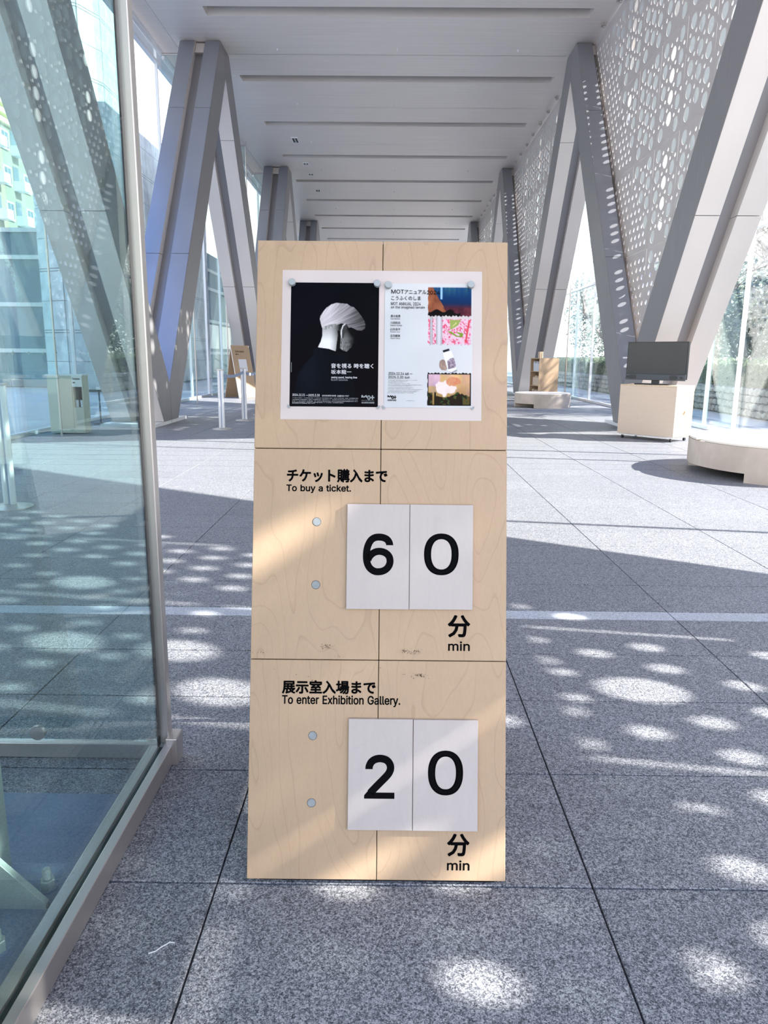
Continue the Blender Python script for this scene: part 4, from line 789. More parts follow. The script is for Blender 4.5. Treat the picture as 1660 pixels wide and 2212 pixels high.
# side frame, top cap and rear leaning panel
for u in (-.275, .26): slab(SP, u, u+.02, .01, 1.46, -.06, -.0215).build('frame_rail', MT['birch_edge'], sign)
for v in (.05, .70, 1.42): slab(SP, -.25, .255, v, v+.03, -.05, -.0215).build('frame_cross_rail', MT['birch_edge'], sign)
RP = Plane((.2737, 2.235, .012), (-1, 0, 0), (0, -.2455, .9694))
slab(RP, 0, .59, 0, 1.445, -.018, 0).build('rear_panel', MT['birch'], sign)
MB().box(-.29, .25, 1.482, 1.54, 0, .014).build('foot_strip', MT['black'], sign)
MB().box(-.29, .25, 2.17, 2.22, 0, .014).build('foot_strip', MT['black'], sign)
slab(SP, -.235, .2350, 1.0545, 1.4082, 0, .0004).build('white_panel', MT['white_patch'], sign)
for u, v in ((-.1462, .8154), (-.1465, .6696), (-.1488, .3239), (-.1494, .1719)):
    disc(SP, u, v, .0093, -.003, .0006, ch=.0003).build('steel_disc', MT['disc'], sign)
    mb = MB(); i = 0
    for a in range(28):
        a0, a1 = 2*pi*a/28, 2*pi*(a+1)/28
        mb.face([SP(u+.0093*cos(a0), v+.0093*sin(a0), .0003), SP(u+.0101*cos(a0), v+.0101*sin(a0), .0003), SP(u+.0101*cos(a1), v+.0101*sin(a1), .0003), SP(u+.0093*cos(a1), v+.0093*sin(a1), .0003)])
    mb.build('disc_groove', MT['dark'], sign, fix=False)
for key, u0, v0, u1, v1, wt in (('チケット購入まで', -.2176, .9075, .0172, .9391, .0011), ('To buy a ticket.', -.2183, .8820, -.0676, .9022, .0006),
        ('分', .1598, .5513, .2119, .6030, .0016), ('min', .1611, .5206, .2111, .5425, .0006),
        ('展示室入場まで', -.2210, .4190, -.0049, .4505, .0011), ('To enter Exhibition Gallery.', -.2206, .3905, .0520, .4162, .0006),
        ('分', .1617, .0547, .2132, .1060, .0016), ('min', .1619, .0236, .2135, .0460, .0006)):
    on_plane(letter_mesh(key, u0, v0, u1, v1, wt), SP, .0005).build('lettering', MT['ink'], sign, fix=False)
# scuffs and stains
st = MB(); q = random.Random(5)
for cu_, cv_, n, s in ((-.119, .527, 60, .008), (.06, .519, 50, .006), (.085, .517, 60, .008), (.094, .4645, 70, .006), (-.276, .512, 14, .010), (.094, .463, 14, .010), (-.09, .505, 6, .01), (-.2, .47, 6, .03), (.06, .47, 5, .03), (-.15, .458, 5, .02)):
    for _ in range(n):
        u, v = cu_+q.gauss(0, s), cv_+q.gauss(0, s*.35); r = q.uniform(.0003, .0014)
        k = q.randint(4, 6); st.face([SP(u+r*q.uniform(.6, 1.5)*cos(2*pi*a/k), v+r*q.uniform(.5, 1)*sin(2*pi*a/k), .0003) for a in range(k)])
st.build('scuff_marks', mat('scuff', srgb(118, 98, 78), .8), sign, fix=False)['kind'] = 'stuff'

# number tiles held on the sign
def stroke_digit(key, u0, v0, u1, v1):
    PT = {'6': (112, 148, 12.5, [(97, 41), (94, 30), (86, 20), (72, 14), (57, 12.5), (42, 15), (29, 24), (20, 40), (15, 58), (13.5, 78), (15, 98), (21, 115), (31, 127), (44, 134), (57, 135.5), (72, 133), (86, 125), (95, 113), (98.5, 99), (96, 84), (88, 73), (76, 66), (62, 63), (47, 65), (34, 72), (24, 83), (19, 94)]),
          '2': (111, 156, 13.5, [(17, 51), (18, 40), (25, 26), (37, 17), (52, 13), (66, 13.5), (80, 18), (90, 27), (95.5, 40), (95, 53), (89, 66), (78, 79), (60, 97), (40, 117), (22, 136)])}
    W, H, hw, P = PT[key]; f = lambda x, y: (u0+(u1-u0)*x/W, v1-(v1-v0)*y/H); out = []
    # smooth the centre line
    Q = []
    for i in range(len(P)-1):
        p0, p1, p2, p3 = P[max(i-1, 0)], P[i], P[i+1], P[min(i+2, len(P)-1)]
        for k in range(4):
            t = k/4; Q.append(tuple(.5*(2*b+(c-a)*t+(2*a-5*b+4*c-d)*t*t+(3*b-a-3*c+d)*t**3) for a, b, c, d in zip(p0, p1, p2, p3)))
    Q.append(P[-1]); L_, R_ = [], []
    for i, (x, y) in enumerate(Q):
        a, b = Q[max(i-1, 0)], Q[min(i+1, len(Q)-1)]; dx, dy = b[0]-a[0], b[1]-a[1]; d = sqrt(dx*dx+dy*dy)
        if i == 0: dx, dy, d = 0, -1, 1
        L_.append((x-dy/d*hw, y+dx/d*hw)); R_.append((x+dy/d*hw, y-dx/d*hw))
    for i in range(len(Q)-1): out.append([f(*L_[i]), f(*L_[i+1]), f(*R_[i+1]), f(*R_[i])])
    if key == '2': out += [[f(0, H), f(W, H), f(W, H-22), f(22, H-22)], [f(0, H), f(22, H-22), f(14, 128), f(0, 144)]]
    return out
def tile(u0, u1, v0, v1, key, du0, dv0, du1, dv1, label):
    t = thing('number_tile', tuple(SP((u0+u1)/2, v0)), label, 'number tile', 'white number tiles on the sign')
    slab(SP, u0, u1, v0, v1, .0006, .0095).build('tile_board', MT['tile_white'], t, bevel=.001)
    on_plane(stroke_digit(key, du0, dv0, du1, dv1) if key in '62' else letter_mesh(key, du0, dv0, du1, dv1, .0016), SP, .0098).build('digit', MT['ink'], t, fix=False)
tile(-.0753, .0691, .6150, .8573, '6', -.0384, .6932, .0337, .7893, 'white tile with a black six, upper left of the four tiles')
tile(.0702, .2161, .6155, .8573, '0', .1032, .6947, .1831, .7909, 'white tile with a black zero, upper right of the four tiles')
tile(-.0660, .0811, .1147, .3651, '2', -.0287, .1860, .0403, .2845, 'white tile with a black two, lower left of the four tiles')
tile(.0824, .2301, .1143, .3645, '0', .1164, .1950, .1964, .2958, 'white tile with a black zero, lower right of the four tiles')
for u, v, r in ((.008, .315, .009), (.008, .163, .0085), (.158, .314, .008), (.158, .158, .007)):
    pass

# ------------------------------------------------------------------ posters (flat prints, colour per vertex)
def inside(poly, X, Y):
    r = np.zeros(X.shape, bool); n = len(poly)
    for i in range(n):
        x0, y0 = poly[i]; x1, y1 = poly[(i+1) % n]
        if y0 == y1: continue
        c = ((y0 > Y) != (y1 > Y)) & (X < (x1-x0)*(Y-y0)/(y1-y0)+x0); r ^= c
    return r
def nz(X, Y, s, seed):
    g = np.random.default_rng(seed).random((64, 64)); x = X*s; y = Y*s; xi = np.floor(x).astype(int); yi = np.floor(y).astype(int); fx = x-xi; fy = y-yi
    fx = fx*fx*(3-2*fx); fy = fy*fy*(3-2*fy); G = lambda a, b: g[a % 64, b % 64]
    return (G(xi, yi)*(1-fx)+G(xi+1, yi)*fx)*(1-fy)+(G(xi, yi+1)*(1-fx)+G(xi+1, yi+1)*fx)*fy
def fb(X, Y, s, seed): return .5*nz(X, Y, s, seed)+.3*nz(X, Y, s*2.1, seed+1)+.2*nz(X, Y, s*4.3, seed+2)
def lin(a): a = np.clip(a, 0, 255)/255; return np.where(a <= .04045, a/12.92, ((a+.055)/1.055)**2.4)
def poster(name, u0, u1, v0, v1, fn, label, nx=190, ny=268, curl=.0):
    t = thing(name, tuple(SP((u0+u1)/2, v0)), label, 'poster')
    X, Y = np.meshgrid(np.linspace(0, 1, nx), np.linspace(0, 1, ny)); fx_, fy_ = .5/nx, .5/ny; col = sum(fn(np.clip(X+a*fx_, 0, 1), np.clip(Y+b*fy_, 0, 1)) for a, b in ((-.5, -.5), (.5, -.5), (-.5, .5), (.5, .5), (0, 0)))/5        # Y runs down
    verts = []
    for j in range(ny):
        for i in range(nx):
            x, y = X[j, i], Y[j, i]
            lift = .0010+curl*(abs(2*x-1)**3)*(.3+.7*y)*.5+.0008*sin(x*7+y*5)*y*(1-x)
            verts.append(tuple(SP(u0+(u1-u0)*x, v1+(v0-v1)*y, max(.0007, lift))-Vector(t.location)))
    faces = [(j*nx+i, (j+1)*nx+i, (j+1)*nx+i+1, j*nx+i+1) for j in range(ny-1) for i in range(nx-1)]
    me = bpy.data.meshes.new('sheet'); me.from_pydata(verts, [], faces); me.materials.append(MT['poster'])
    at = me.color_attributes.new('print', 'FLOAT_COLOR', 'POINT'); rgba = np.ones((nx*ny, 4)); rgba[:, :3] = lin(col.reshape(-1, 3)); at.data.foreach_set('color', rgba.ravel().astype('f'))
    for p in me.polygons: p.use_smooth = True
    o = bpy.data.objects.new('sheet', me); C.objects.link(o); o.parent = t
    return t
def px(P): return [((x-60)/1470, (y-82)/2080) for x, y in P]
def portrait(X, Y):
    base = .6*np.stack([5+8*Y+6*fb(X, Y, 3, 1), 6+6*fb(X, Y, 3, 1)+2*X, 14+10*(1-Y)*(1-X)+6*fb(X, Y, 3, 1)], -1)*1.0
    def lay(poly, g, tint=(1, 1, 1)):
        m = inside(px(poly), X, Y); base[m] = np.stack([g*tint[0], g*tint[1], g*tint[2]], -1)[m]
    coat = [(460, 1185), (520, 1172), (600, 1183), (700, 1195), (820, 1240), (960, 1262), (1040, 1330), (1120, 1700), (1160, 2160), (120, 2160), (150, 1900), (190, 1620), (320, 1440), (445, 1290)]
    lay(coat, 9+9*np.exp(-((X-.2)**2/.02+(Y-.72)**2/.05))+4*fb(X, Y, 12, 4), (.75, 1, 1.5))
    neck = [(590, 860), (640, 870), (700, 830), (800, 790), (890, 790), (870, 900), (845, 1000), (850, 1100), (815, 1235), (700, 1195), (600, 1182), (520, 1170), (565, 1075), (590, 980)]
    lay(neck, 235-150*np.clip((X-.44)/.13, 0, 1)**1.6-60*np.clip((.47-Y)/.10, 0, 1)+14*(fb(X, Y, 14, 8)-.5))
    face = [(865, 800), (980, 770), (1060, 850), (1115, 865), (1140, 940), (1130, 1020), (1150, 1080), (1105, 1110), (1080, 1165), (1000, 1240), (940, 1225), (885, 1180), (895, 1050), (860, 930)]
    lay(face, np.clip(120-230*np.abs(X-.60)-80*np.clip((.45-Y)/.08, 0, 1)+30*(fb(X, Y, 16, 3)-.5)-90*np.clip((X-.64)/.1, 0, 1), 12, 255))
    lay([(845, 880), (890, 900), (895, 1050), (885, 1190), (820, 1235), (835, 1080), (850, 1000)], 18+0*X)
    lay([(895, 1060), (960, 1080), (1060, 1100), (1000, 1240), (940, 1225), (885, 1180)], 70+90*nz(X*3, Y, 60, 5)*(1-np.clip((X-.62)/.1, 0, 1)))
    hair = [(546, 700), (552, 650), (600, 570), (660, 500), (740, 445), (820, 420), (900, 428), (1000, 434), (1060, 478), (1110, 490), (1180, 560), (1240, 640), (1290, 720), (1310, 790), (1300, 850), (1250, 885), (1170, 880), (1110, 850), (1070, 830), (1030, 840), (990, 775), (900, 768), (850, 790), (790, 780), (700, 830), (640, 872), (595, 868), (570, 800)]
    ang = np.arctan2((Y-.36)*1.41, X-.27); rad = np.sqrt((X-.27)**2+((Y-.36)*1.41)**2)
    strand = nz(ang*9+rad*4, rad*.8, 5, 9); strand2 = nz(ang*26+rad*6, rad*1.0, 5, 12)
    lay(hair, np.clip(205-150*np.clip((X-.45)/.45, 0, 1)+55*(strand-.6)+50*(strand2-.5), 30, 240), (1, .97, 1))
    lay([(600, 830), (700, 790), (800, 770), (850, 785), (760, 830), (650, 875), (598, 868)], 150+80*(nz(X, Y, 55, 31)-.4))
    lay([(885, 790), (930, 780), (900, 850)], 20+0*X)
    lay([(905, 880), (930, 800), (965, 768), (1005, 785), (1000, 850), (960, 930), (945, 1015), (912, 1012), (892, 930)], 60+0*X)
    lay([(898, 880), (925, 800), (960, 768), (985, 772), (940, 820), (918, 890), (920, 1012), (910, 1012), (892, 930)], 205+0*X)
    return base
def collage(X, Y):
    base = np.stack([206+10*X-8*fb(X, Y, 2, 2), 209+6*X-8*fb(X, Y, 2, 2), 212+4*X-6*fb(X, Y, 2, 2)], -1)
    pr = lambda P: [((x-90)/1460, (y-90)/2085) for x, y in P]
    def put(m, c): base[m] = c[m] if hasattr(c, 'shape') and c.ndim == 3 else np.array(c, float)
    wob = .004*np.sin(X*160)+.003*np.sin(X*61)
    x0 = .492+.003*np.sin(Y*90)
    P = lambda a, b: (X > x0) & (X < .985) & (Y > a) & (Y < b)
    # landscape in blue and rust
    a = P(.030, .262+wob); u = (X-.49)/.495; v = (Y-.03)/.23; f = fb(X, Y, 14, 21)
    c = np.stack([20+110*np.clip(.35-v, 0, 1)*nz(X, Y*.1, 60, 2), 62+120*np.clip(.4-v, 0, 1)*nz(X, Y*.1, 60, 2)-30*v, 120-60*v+0*X], -1)
    c2 = np.stack([50+70*f, 22+34*f, 36+30*f], -1); k = np.clip((v-.55)/.2, 0, 1)[..., None]; c = c*(1-k)+c2*k
    lm = (u < .12+.35*v+.05*(f-.5)); c[lm] = np.stack([110+70*f, 60+50*f, 42+36*f], -1)[lm]
    dk = v > .84+.05*np.sin(X*40)-.03*f+.05*(u > .6); c[dk & (u < .75)] = (18, 14, 16); put(a, c)
    w = a & (np.abs(u-.31) < .025) & (v < .42); base[w] = (150, 190, 225)
    # pink sketch with columns
    b = P(.262+wob, .492+wob*1.4); f = nz(X*2+Y*2, X*2-Y*3, 24, 33); f2 = nz(X*3-Y*3, X+Y*2, 30, 44)
    c = np.stack([228-10*f, 190-95*(f > .66)-60*(f2 > .75), 205-80*(f > .66)-40*(f2 > .75)], -1); c[Y < .285] = (205, 195, 195); put(b, c)
    for p, cc in (([(1170, 700), (1360, 700), (1300, 800), (1180, 870)], (150, 165, 90)), ([(1230, 790), (1290, 730), (1280, 760), (1200, 830)], (225, 215, 150)), ([(1120, 880), (1200, 900), (1300, 970), (1350, 960), (1270, 900), (1400, 930), (1380, 990), (1290, 985), (1180, 925)], (120, 150, 50)),
                  ([(1480, 700), (1510, 700), (1450, 1080), (1420, 1080)], (215, 80, 90))):
        put(inside(pr(p), X, Y) & b, cc)
    for u0_, u1_, g_ in ((.515, .545, 130), (.585, .655, 150)):
        q_ = b & (X > u0_) & (X < u1_); sh = g_+60*np.sin((X-u0_)/(u1_-u0_)*pi); put(q_, np.stack([sh, sh*.98, sh*1.02], -1))
    # bottle and stone on white
    s_ = inside(pr([(1000, 1450), (1010, 1390), (1060, 1365), (1130, 1400), (1150, 1500), (1110, 1550), (1040, 1545), (1005, 1500)]), X, Y); put(s_, np.stack([150+70*(fb(X, Y, 40, 5)-.4), 125+70*(fb(X, Y, 40, 5)-.4), 115+60*(fb(X, Y, 40, 5)-.4)], -1))
    put(inside(pr([(1060, 1260), (1200, 1220), (1300, 1500), (1270, 1560), (1160, 1580), (1140, 1540)]), X, Y), np.stack([235-40*(X > .82)+0*X, 236-40*(X > .82)+0*X, 240-30*(X > .82)+0*X], -1))
    fl_ = inside(pr([(1130, 1400), (1180, 1350), (1240, 1330), (1280, 1460), (1270, 1500), (1150, 1530)]), X, Y); put(fl_, np.stack([150+90*(nz(X, Y, 90, 7)-.5), 135+90*(nz(X, Y, 90, 7)-.5), 150+90*(nz(X, Y, 90, 7)-.5)], -1))
    put(inside(pr([(1055, 1215), (1160, 1183), (1172, 1215), (1068, 1250)]), X, Y), (28, 30, 38))
    put(inside(pr([(1150, 1560), (1200, 1580), (1290, 1530), (1300, 1560), (1200, 1600)]), X, Y), (150, 150, 158))
    # wash painting with a dark border
    d = P(.722+wob*.8, .984); u = (X-.49)/.495; v = (Y-.722)/.262; f = fb(X, Y, 10, 61); g_ = fb(X, Y, 22, 62)
    c = np.stack([205+50*(f-.4)-70*v*v, 175+40*(f-.5)-60*v*v-10*u, 130+50*(g_-.5)-70*v*v+60*(u < .3)*(v < .4)], -1)
    wm = ((u-.42)**2/.05+(v-.46)**2/.05 < .1+1.6*f*g_*2.2); c[wm] = np.stack([222+20*g_, 205+20*g_, 200+20*g_], -1)[wm]
    rm = ((u-.62)**2/.03+(v-.26)**2/.010 < 2.2*g_*f*2); c[rm] = np.stack([205+10*g_, 110+60*g_, 80+50*g_], -1)[rm]
    dm = (v > .62+.25*f-.15*np.exp(-((u-.68)**2)/.01)-.1*(u < .2)) & ~((u > .12) & (u < .16)); c[dm] = np.stack([40+50*(g_ > .55), 32+45*(g_ > .5), 24+20*(g_ > .5)], -1)[dm]
    ed = (u < .025) | (u > .975) | (v > .965) | (v < .04); c[ed] = (22, 18, 20); put(d, c)
    return base
PLx0, PLx1, PLy0, PLy1 = -.2142, -.0072, 1.0848, 1.3785
PRx0, PRx1, PRy0, PRy1 = .0068, .2132, 1.0845, 1.3784
pl_ = poster('portrait_poster', PLx0, PLx1, PLy0, PLy1, portrait, 'black poster with a portrait of a white-haired person seen from behind, white lettering')
pr_ = poster('exhibition_poster', PRx0, PRx1, PRy0, PRy1, collage, 'white exhibition poster with black lettering and four colour pictures down its right', curl=.002)
nl = .0028
def lt(par, m, key, box, ref, wt=.0, n=nl):
    """box in zoomed reference pixels x0,y0,x1,y1 (y down) of the poster crop"""
    (rx0, ry0, rx1, ry1, U0, U1, V0, V1) = ref; fx = lambda x: U0+(x-rx0)/(rx1-rx0)*(U1-U0); fy = lambda y: V1-(y-ry0)/(ry1-ry0)*(V1-V0)
    on_plane(letter_mesh(key, fx(box[0]), fy(box[3]), fx(box[2]), fy(box[1]), wt), SP, n).build('lettering', m, par, fix=False)
def fine(par, m, rowsx, ref, h, n=nl, seed=1):
    (rx0, ry0, rx1, ry1, U0, U1, V0, V1) = ref; fx = lambda x: U0+(x-rx0)/(rx1-rx0)*(U1-U0); fy = lambda y: V1-(y-ry0)/(ry1-ry0)*(V1-V0)
    q = random.Random(seed); mb = MB()
    for x0, x1, y in rowsx:
        x = x0
        while x < x1:
            w = q.uniform(5, 12); a = fx(x); b_ = fx(min(x+w, x1)); hh = h*q.uniform(.5, 1)
            c0 = fy(y)-hh/2
            mb.face([SP(a, c0, n), SP(b_, c0, n), SP(b_, c0+hh, n), SP(a, c0+hh, n)]); x += w+q.uniform(3, 8)
            if q.random() < .08: x += 12
    mb.build('fine_print', m, par, fix=False)['kind'] = 'stuff'
rL = (60, 82, 1530, 2162, PLx0, PLx1, PLy0, PLy1); W_, G_ = MT['print_white'], MT['print_grey']
lt(pl_, W_, '音を視る 時を聴く', (745, 1440, 1450, 1522), rL, .00022); lt(pl_, W_, '坂本龍一', (745, 1545, 1085, 1620), rL, .00008)
lt(pl_, W_, 'seeing sound, hearing time', (750, 1655, 1180, 1700), rL, .00005); lt(pl_, G_, 'Ryuichi Sakamoto', (748, 1700, 1025, 1738), rL, 0)
lt(pl_, W_, '2024.12.21', (108, 1952, 318, 1992), rL, .0001); lt(pl_, W_, '—2025.3.30', (335, 1956, 562, 1996), rL, .0001)
lt(pl_, W_, '会場 東京都現代美術館', (600, 1968, 835, 1996), rL); lt(pl_, W_, '企画展示室', (852, 1970, 962, 1998), rL); lt(pl_, W_, '1F/B2F', (970, 1972, 1048, 1996), rL)
fine(pl_, W_, [(108, 1200, 2022), (108, 1200, 2050), (108, 1200, 2075), (108, 960, 2098), (108, 480, 2112)], rL, .0011, seed=4)
fine(pl_, G_, [(1258, 1468, 2055)], rL, .0010, seed=6); lt(pl_, G_, '東京都現代美術館', (1258, 2075, 1470, 2108), rL, .00008)
vb = MB()
for k in range(26): vb.face([SP(PLx0+.0028, 1.188-k*.00088-.0006, nl), SP(PLx0+.0040, 1.188-k*.00088-.0006, nl), SP(PLx0+.0040, 1.188-k*.00088, nl), SP(PLx0+.0028, 1.188-k*.00088, nl)])
vb.build('fine_print', G_, pl_, fix=False)['kind'] = 'stuff'
def logo(par, m, x0, y0, x1, y1, ref):
    """museum mark: a waved M, a tall ring and a plus"""
    (rx0, ry0, rx1, ry1, U0, U1, V0, V1) = ref; fx = lambda x: U0+(x-rx0)/(rx1-rx0)*(U1-U0); fy = lambda y: V1-(y-ry0)/(ry1-ry0)*(V1-V0)
    u0, u1, v0, v1 = fx(x0), fx(x1), fy(y1), fy(y0); W, H = u1-u0, v1-v0; mb = MB(); t = W*.045
    def line(P, closed=False):
        n = len(P)
        for i in range(n if closed else n-1):
            a = Vector(P[i]); b_ = Vector(P[(i+1) % n]); d = (b_-a).normalized()*t*.5; nn = Vector((-d.y, d.x)).normalized()*t
            mb.face([SP(*(a-d+nn), nl), SP(*(a-d-nn), nl), SP(*(b_+d-nn), nl), SP(*(b_+d+nn), nl)])
    line([(u0+t, v0+H*.55), (u0+t, v0+H*.92), (u0+W*.06, v0+H*.97), (u0+W*.16, v0+H*.62), (u0+W*.22, v0+H*.60), (u0+W*.34, v0+H*.90), (u0+W*.39, v0+H*.92), (u0+W*.41, v0+H*.55)])
    line([(u0+W*.58+W*.09*cos(a*pi/8), v0+H*.47+H*.40*sin(a*pi/8)) for a in range(16)], True)
    line([(u0+W*.72, v0+H*.5), (u0+W*.99, v0+H*.5)]); line([(u0+W*.86, v0+H*.08), (u0+W*.86, v0+H*.95)])
    mb.build('museum_mark', m, par, fix=False)
logo(pl_, G_, 1255, 1970, 1468, 2042, rL)
rR = (90, 90, 1550, 2175, PRx0, PRx1, PRy0, PRy1); K_ = MT['ink']
lt(pr_, K_, 'MOT', (195, 200, 405, 268), rR, .0001); lt(pr_, K_, 'アニュアル', (415, 205, 778, 275), rR, .0001); lt(pr_, K_, '2024', (788, 212, 1000, 278), rR, .0001)
lt(pr_, K_, 'こうふくのしま', (195, 310, 685, 378), rR, .0001); lt(pr_, K_, 'MOT ANNUAL 2024', (190, 412, 685, 465), rR, .00005); lt(pr_, K_, 'on the imagined terrain', (190, 475, 752, 530), rR, .00005)
for key, e_, y in (('清水裕貴', 'Yuki Shimizu', 625), ('川田知志', 'Satoshi Kawata', 737), ('臼井良平', 'Ryohei Usui', 848), ('庄司朝美', 'Asami Shoji', 957)):
    lt(pr_, K_, key, (185, y, 350, y+45), rR, .00004); lt(pr_, K_, e_, (185, y+53, 345 if e_[0] != 'S' else 378, y+80), rR, 0)
lt(pr_, K_, '2024.12.14 sat —', (162, 1588, 560, 1635), rR, .00008); lt(pr_, K_, '2025.3.30 sun', (160, 1650, 512, 1695), rR, .00008)
fine(pr_, K_, [(160, 635, 1720), (160, 480, 1738), (158, 400, 1757), (158, 520, 1777), (157, 720, 1800), (157, 530, 1818), (157, 570, 1842), (157, 570, 1858), (155, 725, 1876), (155, 675, 1900), (155, 630, 1914), (152, 590, 1935), (460, 600, 2065)], rR, .0008, seed=8)
logo(pr_, K_, 150, 1978, 295, 2038, rR); lt(pr_, K_, '東京都現代美術館', (150, 2045, 295, 2072), rR, .00006)
# clear corner clips under the posters
cl = MB()
for u, v in ((PLx0, PLy0), (PLx1, PLy0), (PRx0, PRy0), (PRx1, PRy0)):
    s_ = 1 if u in (PLx1, PRx1) else -1; cl.face([SP(u-.004*s_, v-.001, .004), SP(u+.0045*s_, v-.001, .004), SP(u+.0045*s_, v+.004, .004)]); cl.face([SP(u-.004*s_, v-.001, .004), SP(u, v-.0055, .0035), SP(u+.0045*s_, v-.001, .004)])
cl.build('corner_tape', MT['print_grey'], sign, fix=False)
for (u, v), d in zip(((-.2114, 1.3764), (-.0119, 1.3750), (.0143, 1.3719), (.2082, 1.3738)),
        ('top left corner of the dark poster', 'top right corner of the dark poster', 'top left corner of the white poster', 'top right corner of the white poster')):
    tag(disc(SP, u, v, .0080, .0022, .0125, ch=.0008).build('magnet', MT['magnet'], smooth=True), 'silver round magnet at the '+d, 'magnet', 'round magnets holding the posters')

# ------------------------------------------------------------------ glass enclosure at the left
ge = thing('glass_enclosure', (-.66, 1.99, 0), 'glass enclosure at left with bare steel edge bar and floor rail', 'glass enclosure')
MB().box(-.668, -.656, -1.6, 1.985, .055, 3.2).build('glass_pane', MT['glass'], ge)
MB().box(-2.6, -.672, 1.992, 2.004, .055, 3.2).build('glass_pane', MT['glass'], ge)
m = MB().box(-.652, -.628, -1.6, 1.992, .004, .062); m.build('floor_rail', MT['steel'], ge, bevel=.002)
MB().box(-.700, -.672, -1.6, 1.98, .004, .052).build('inner_rail', MT['steel'], ge, bevel=.002)
MB().box(-.672, -.652, -1.6, 1.98, .0, .045).build('gasket', MT['dark'], ge)
MB().box(-2.6, -.672, 1.985, 2.012, .004, .05).build('floor_rail', MT['steel'], ge, bevel=.002)
m = MB().box(-.670, -.640, 1.975, 2.012, .06, 3.2); m.build('edge_bar', MT['steel'], ge, bevel=.003)
MB().box(-.668, -.664, 1.955, 1.974, .06, 3.2).build('edge_seal', MT['dark'], ge)
MB().box(-.645, -.612, 1.955, 2.02, 0, .085).build('corner_foot', MT['steel'], ge, bevel=.003)
MB().box(-2.6, -.628, -1.6, 2.012, 3.2, 3.26).build('head_rail', MT['steel'], ge)
dk = MB(); 
for k in range(18): dk.tube((-1.03+.0, 1.978, .085), (-1.03, 1.99, .085), .022, n=20)
dk.v = dk.v[:40]; dk.f = dk.f[:22]; dk.build('glass_clamp', MT['steel'], ge)
sp_ = thing('steel_post', (-1.05, 1.2, 0), 'pale steel post with bolted base plate inside the glass enclosure', 'post')
MB().box(-1.27, -.85, .85, 1.47, .02, 3.1).build('post_shaft', MT['pale_post'], sp_, bevel=.006)
MB().box(-1.55, -.705, .55, 1.50, .0005, .022).build('base_plate', MT['plate'], sp_, bevel=.002)
for y in (1.36, 1.12, .88): MB().prism([(-.85, .022), (-.72, .022), (-.72, .034), (-.83, .15), (-.85, .15)], y-.008, y+.008, axis=1).build('gusset', MT['pale_post'], sp_, bevel=.001)
def bolt(x, y):
    b = MB(); b.lathe([(.019, .022), (.019, .025)], (x, y, 0), 20); bb = b.build('washer', MT['plate'], sp_)
    b = MB(); b.lathe([(.0165, .025), (.0165, .046), (.0145, .048)], (x, y, 0), 6); b.build('hex_nut', MT['pale_post'], sp_)
    prof = [(.009, .048)]
    for k in range(7): prof += [(.0095, .050+k*.003), (.0083, .0515+k*.003)]
    b = MB(); b.lathe(prof+[(.0075, .0725)], (x, y, 0), 16); b.build('threaded_stud', MT['pale_post'], sp_)
bolt(-.745, 1.415); bolt(-.745, 1.0); bolt(-.765, 1.24)
tag(MB().box(-2.6, -.705, -1.6, 1.80, .0005, .006).build('floor_plate', MT['plate']), 'smooth bluish floor plate inside the glass enclosure', 'floor plate')

# ------------------------------------------------------------------ television on its cabinet
d = Vector((.589, -.688, 0)).normalized(); nb = Vector((-d.y, d.x, 0))          # along the front, to the back
c0 = Vector((3.464, 11.26, 0))
def frame(o, a, b): 
    Mx = Matrix.Identity(4)
    for i in range(3): Mx[i][0] = a[i]; Mx[i][1] = b[i]
    Mx.translation = o; return Mx
F = frame(c0, d, nb)
cb = thing('television_cabinet', tuple(F @ Vector((.45, .28, 0))), 'pale plywood cabinet on casters under the television', 'cabinet')
MB().box(0, .906, 0, .018, .075, .785, F).build('front_panel', MT['birch_h'], cb, bevel=.001)
for x in (.0, .888): MB().box(x, x+.018, .019, .50, .075, .785, F).build('side_panel', MT['birch'], cb, bevel=.001)
MB().box(.018, .888, .485, .50, .075, .785, F).build('back_panel', MT['birch_h'], cb)
MB().box(-.002, .908, -.002, .502, .786, .804, F).build('cabinet_top', MT['birch_edge'], cb, bevel=.001)
MB().box(.02, .886, .02, .48, .055, .074, F).build('bottom_frame', MT['white_steel'], cb)
for x in (.06, .846):
    for y in (.06, .44):
        w = MB(); w.tube(F @ Vector((x-.012, y, .0255)), F @ Vector((x+.012, y, .0255)), .025, n=14); ww = w.build('caster', MT['black'], cb)
        MB().box(x-.017, x+.017, y-.012, y+.012, .04, .056, F).build('caster_fork', MT['steel'], ww)
T = frame(F @ Vector((.40, .27, 0)), d, nb)
tv = thing('television', tuple(T @ Vector((0, 0, .805))), 'black flat screen television standing on the plywood cabinet', 'television')
MB().box(-.485, .485, -.012, .03, .885, 1.425, T).build('housing', MT['black'], tv, bevel=.004)
MB().box(-.472, .472, -.0135, -.012, .962, 1.412, T).build('screen', MT['tvscreen'], tv)
MB().box(-.482, .482, -.03, -.012, .868, .955, T).build('speaker_bar', MT['tvgrey'], tv, bevel=.003)
for x, rx in ((-.36, .055), (.30, .055)):
    P = [(x+(rx if cos(a) > 0 else -rx)*.6+.03*cos(a), .912+.03*sin(a)) for a in [2*pi*k/24+.01 for k in range(24)]]
    m = MB(); m.v = [tuple(T @ Vector((p[0], w, p[1]))) for w in (-.0325, -.030) for p in P]; n_ = 24
    m.f = [tuple(range(n_)), tuple(reversed(range(n_, 2*n_)))]+[(k, (k+1) % n_, n_+(k+1) % n_, n_+k) for k in range(n_)]; m.build('speaker_grille', MT['black'], tv)
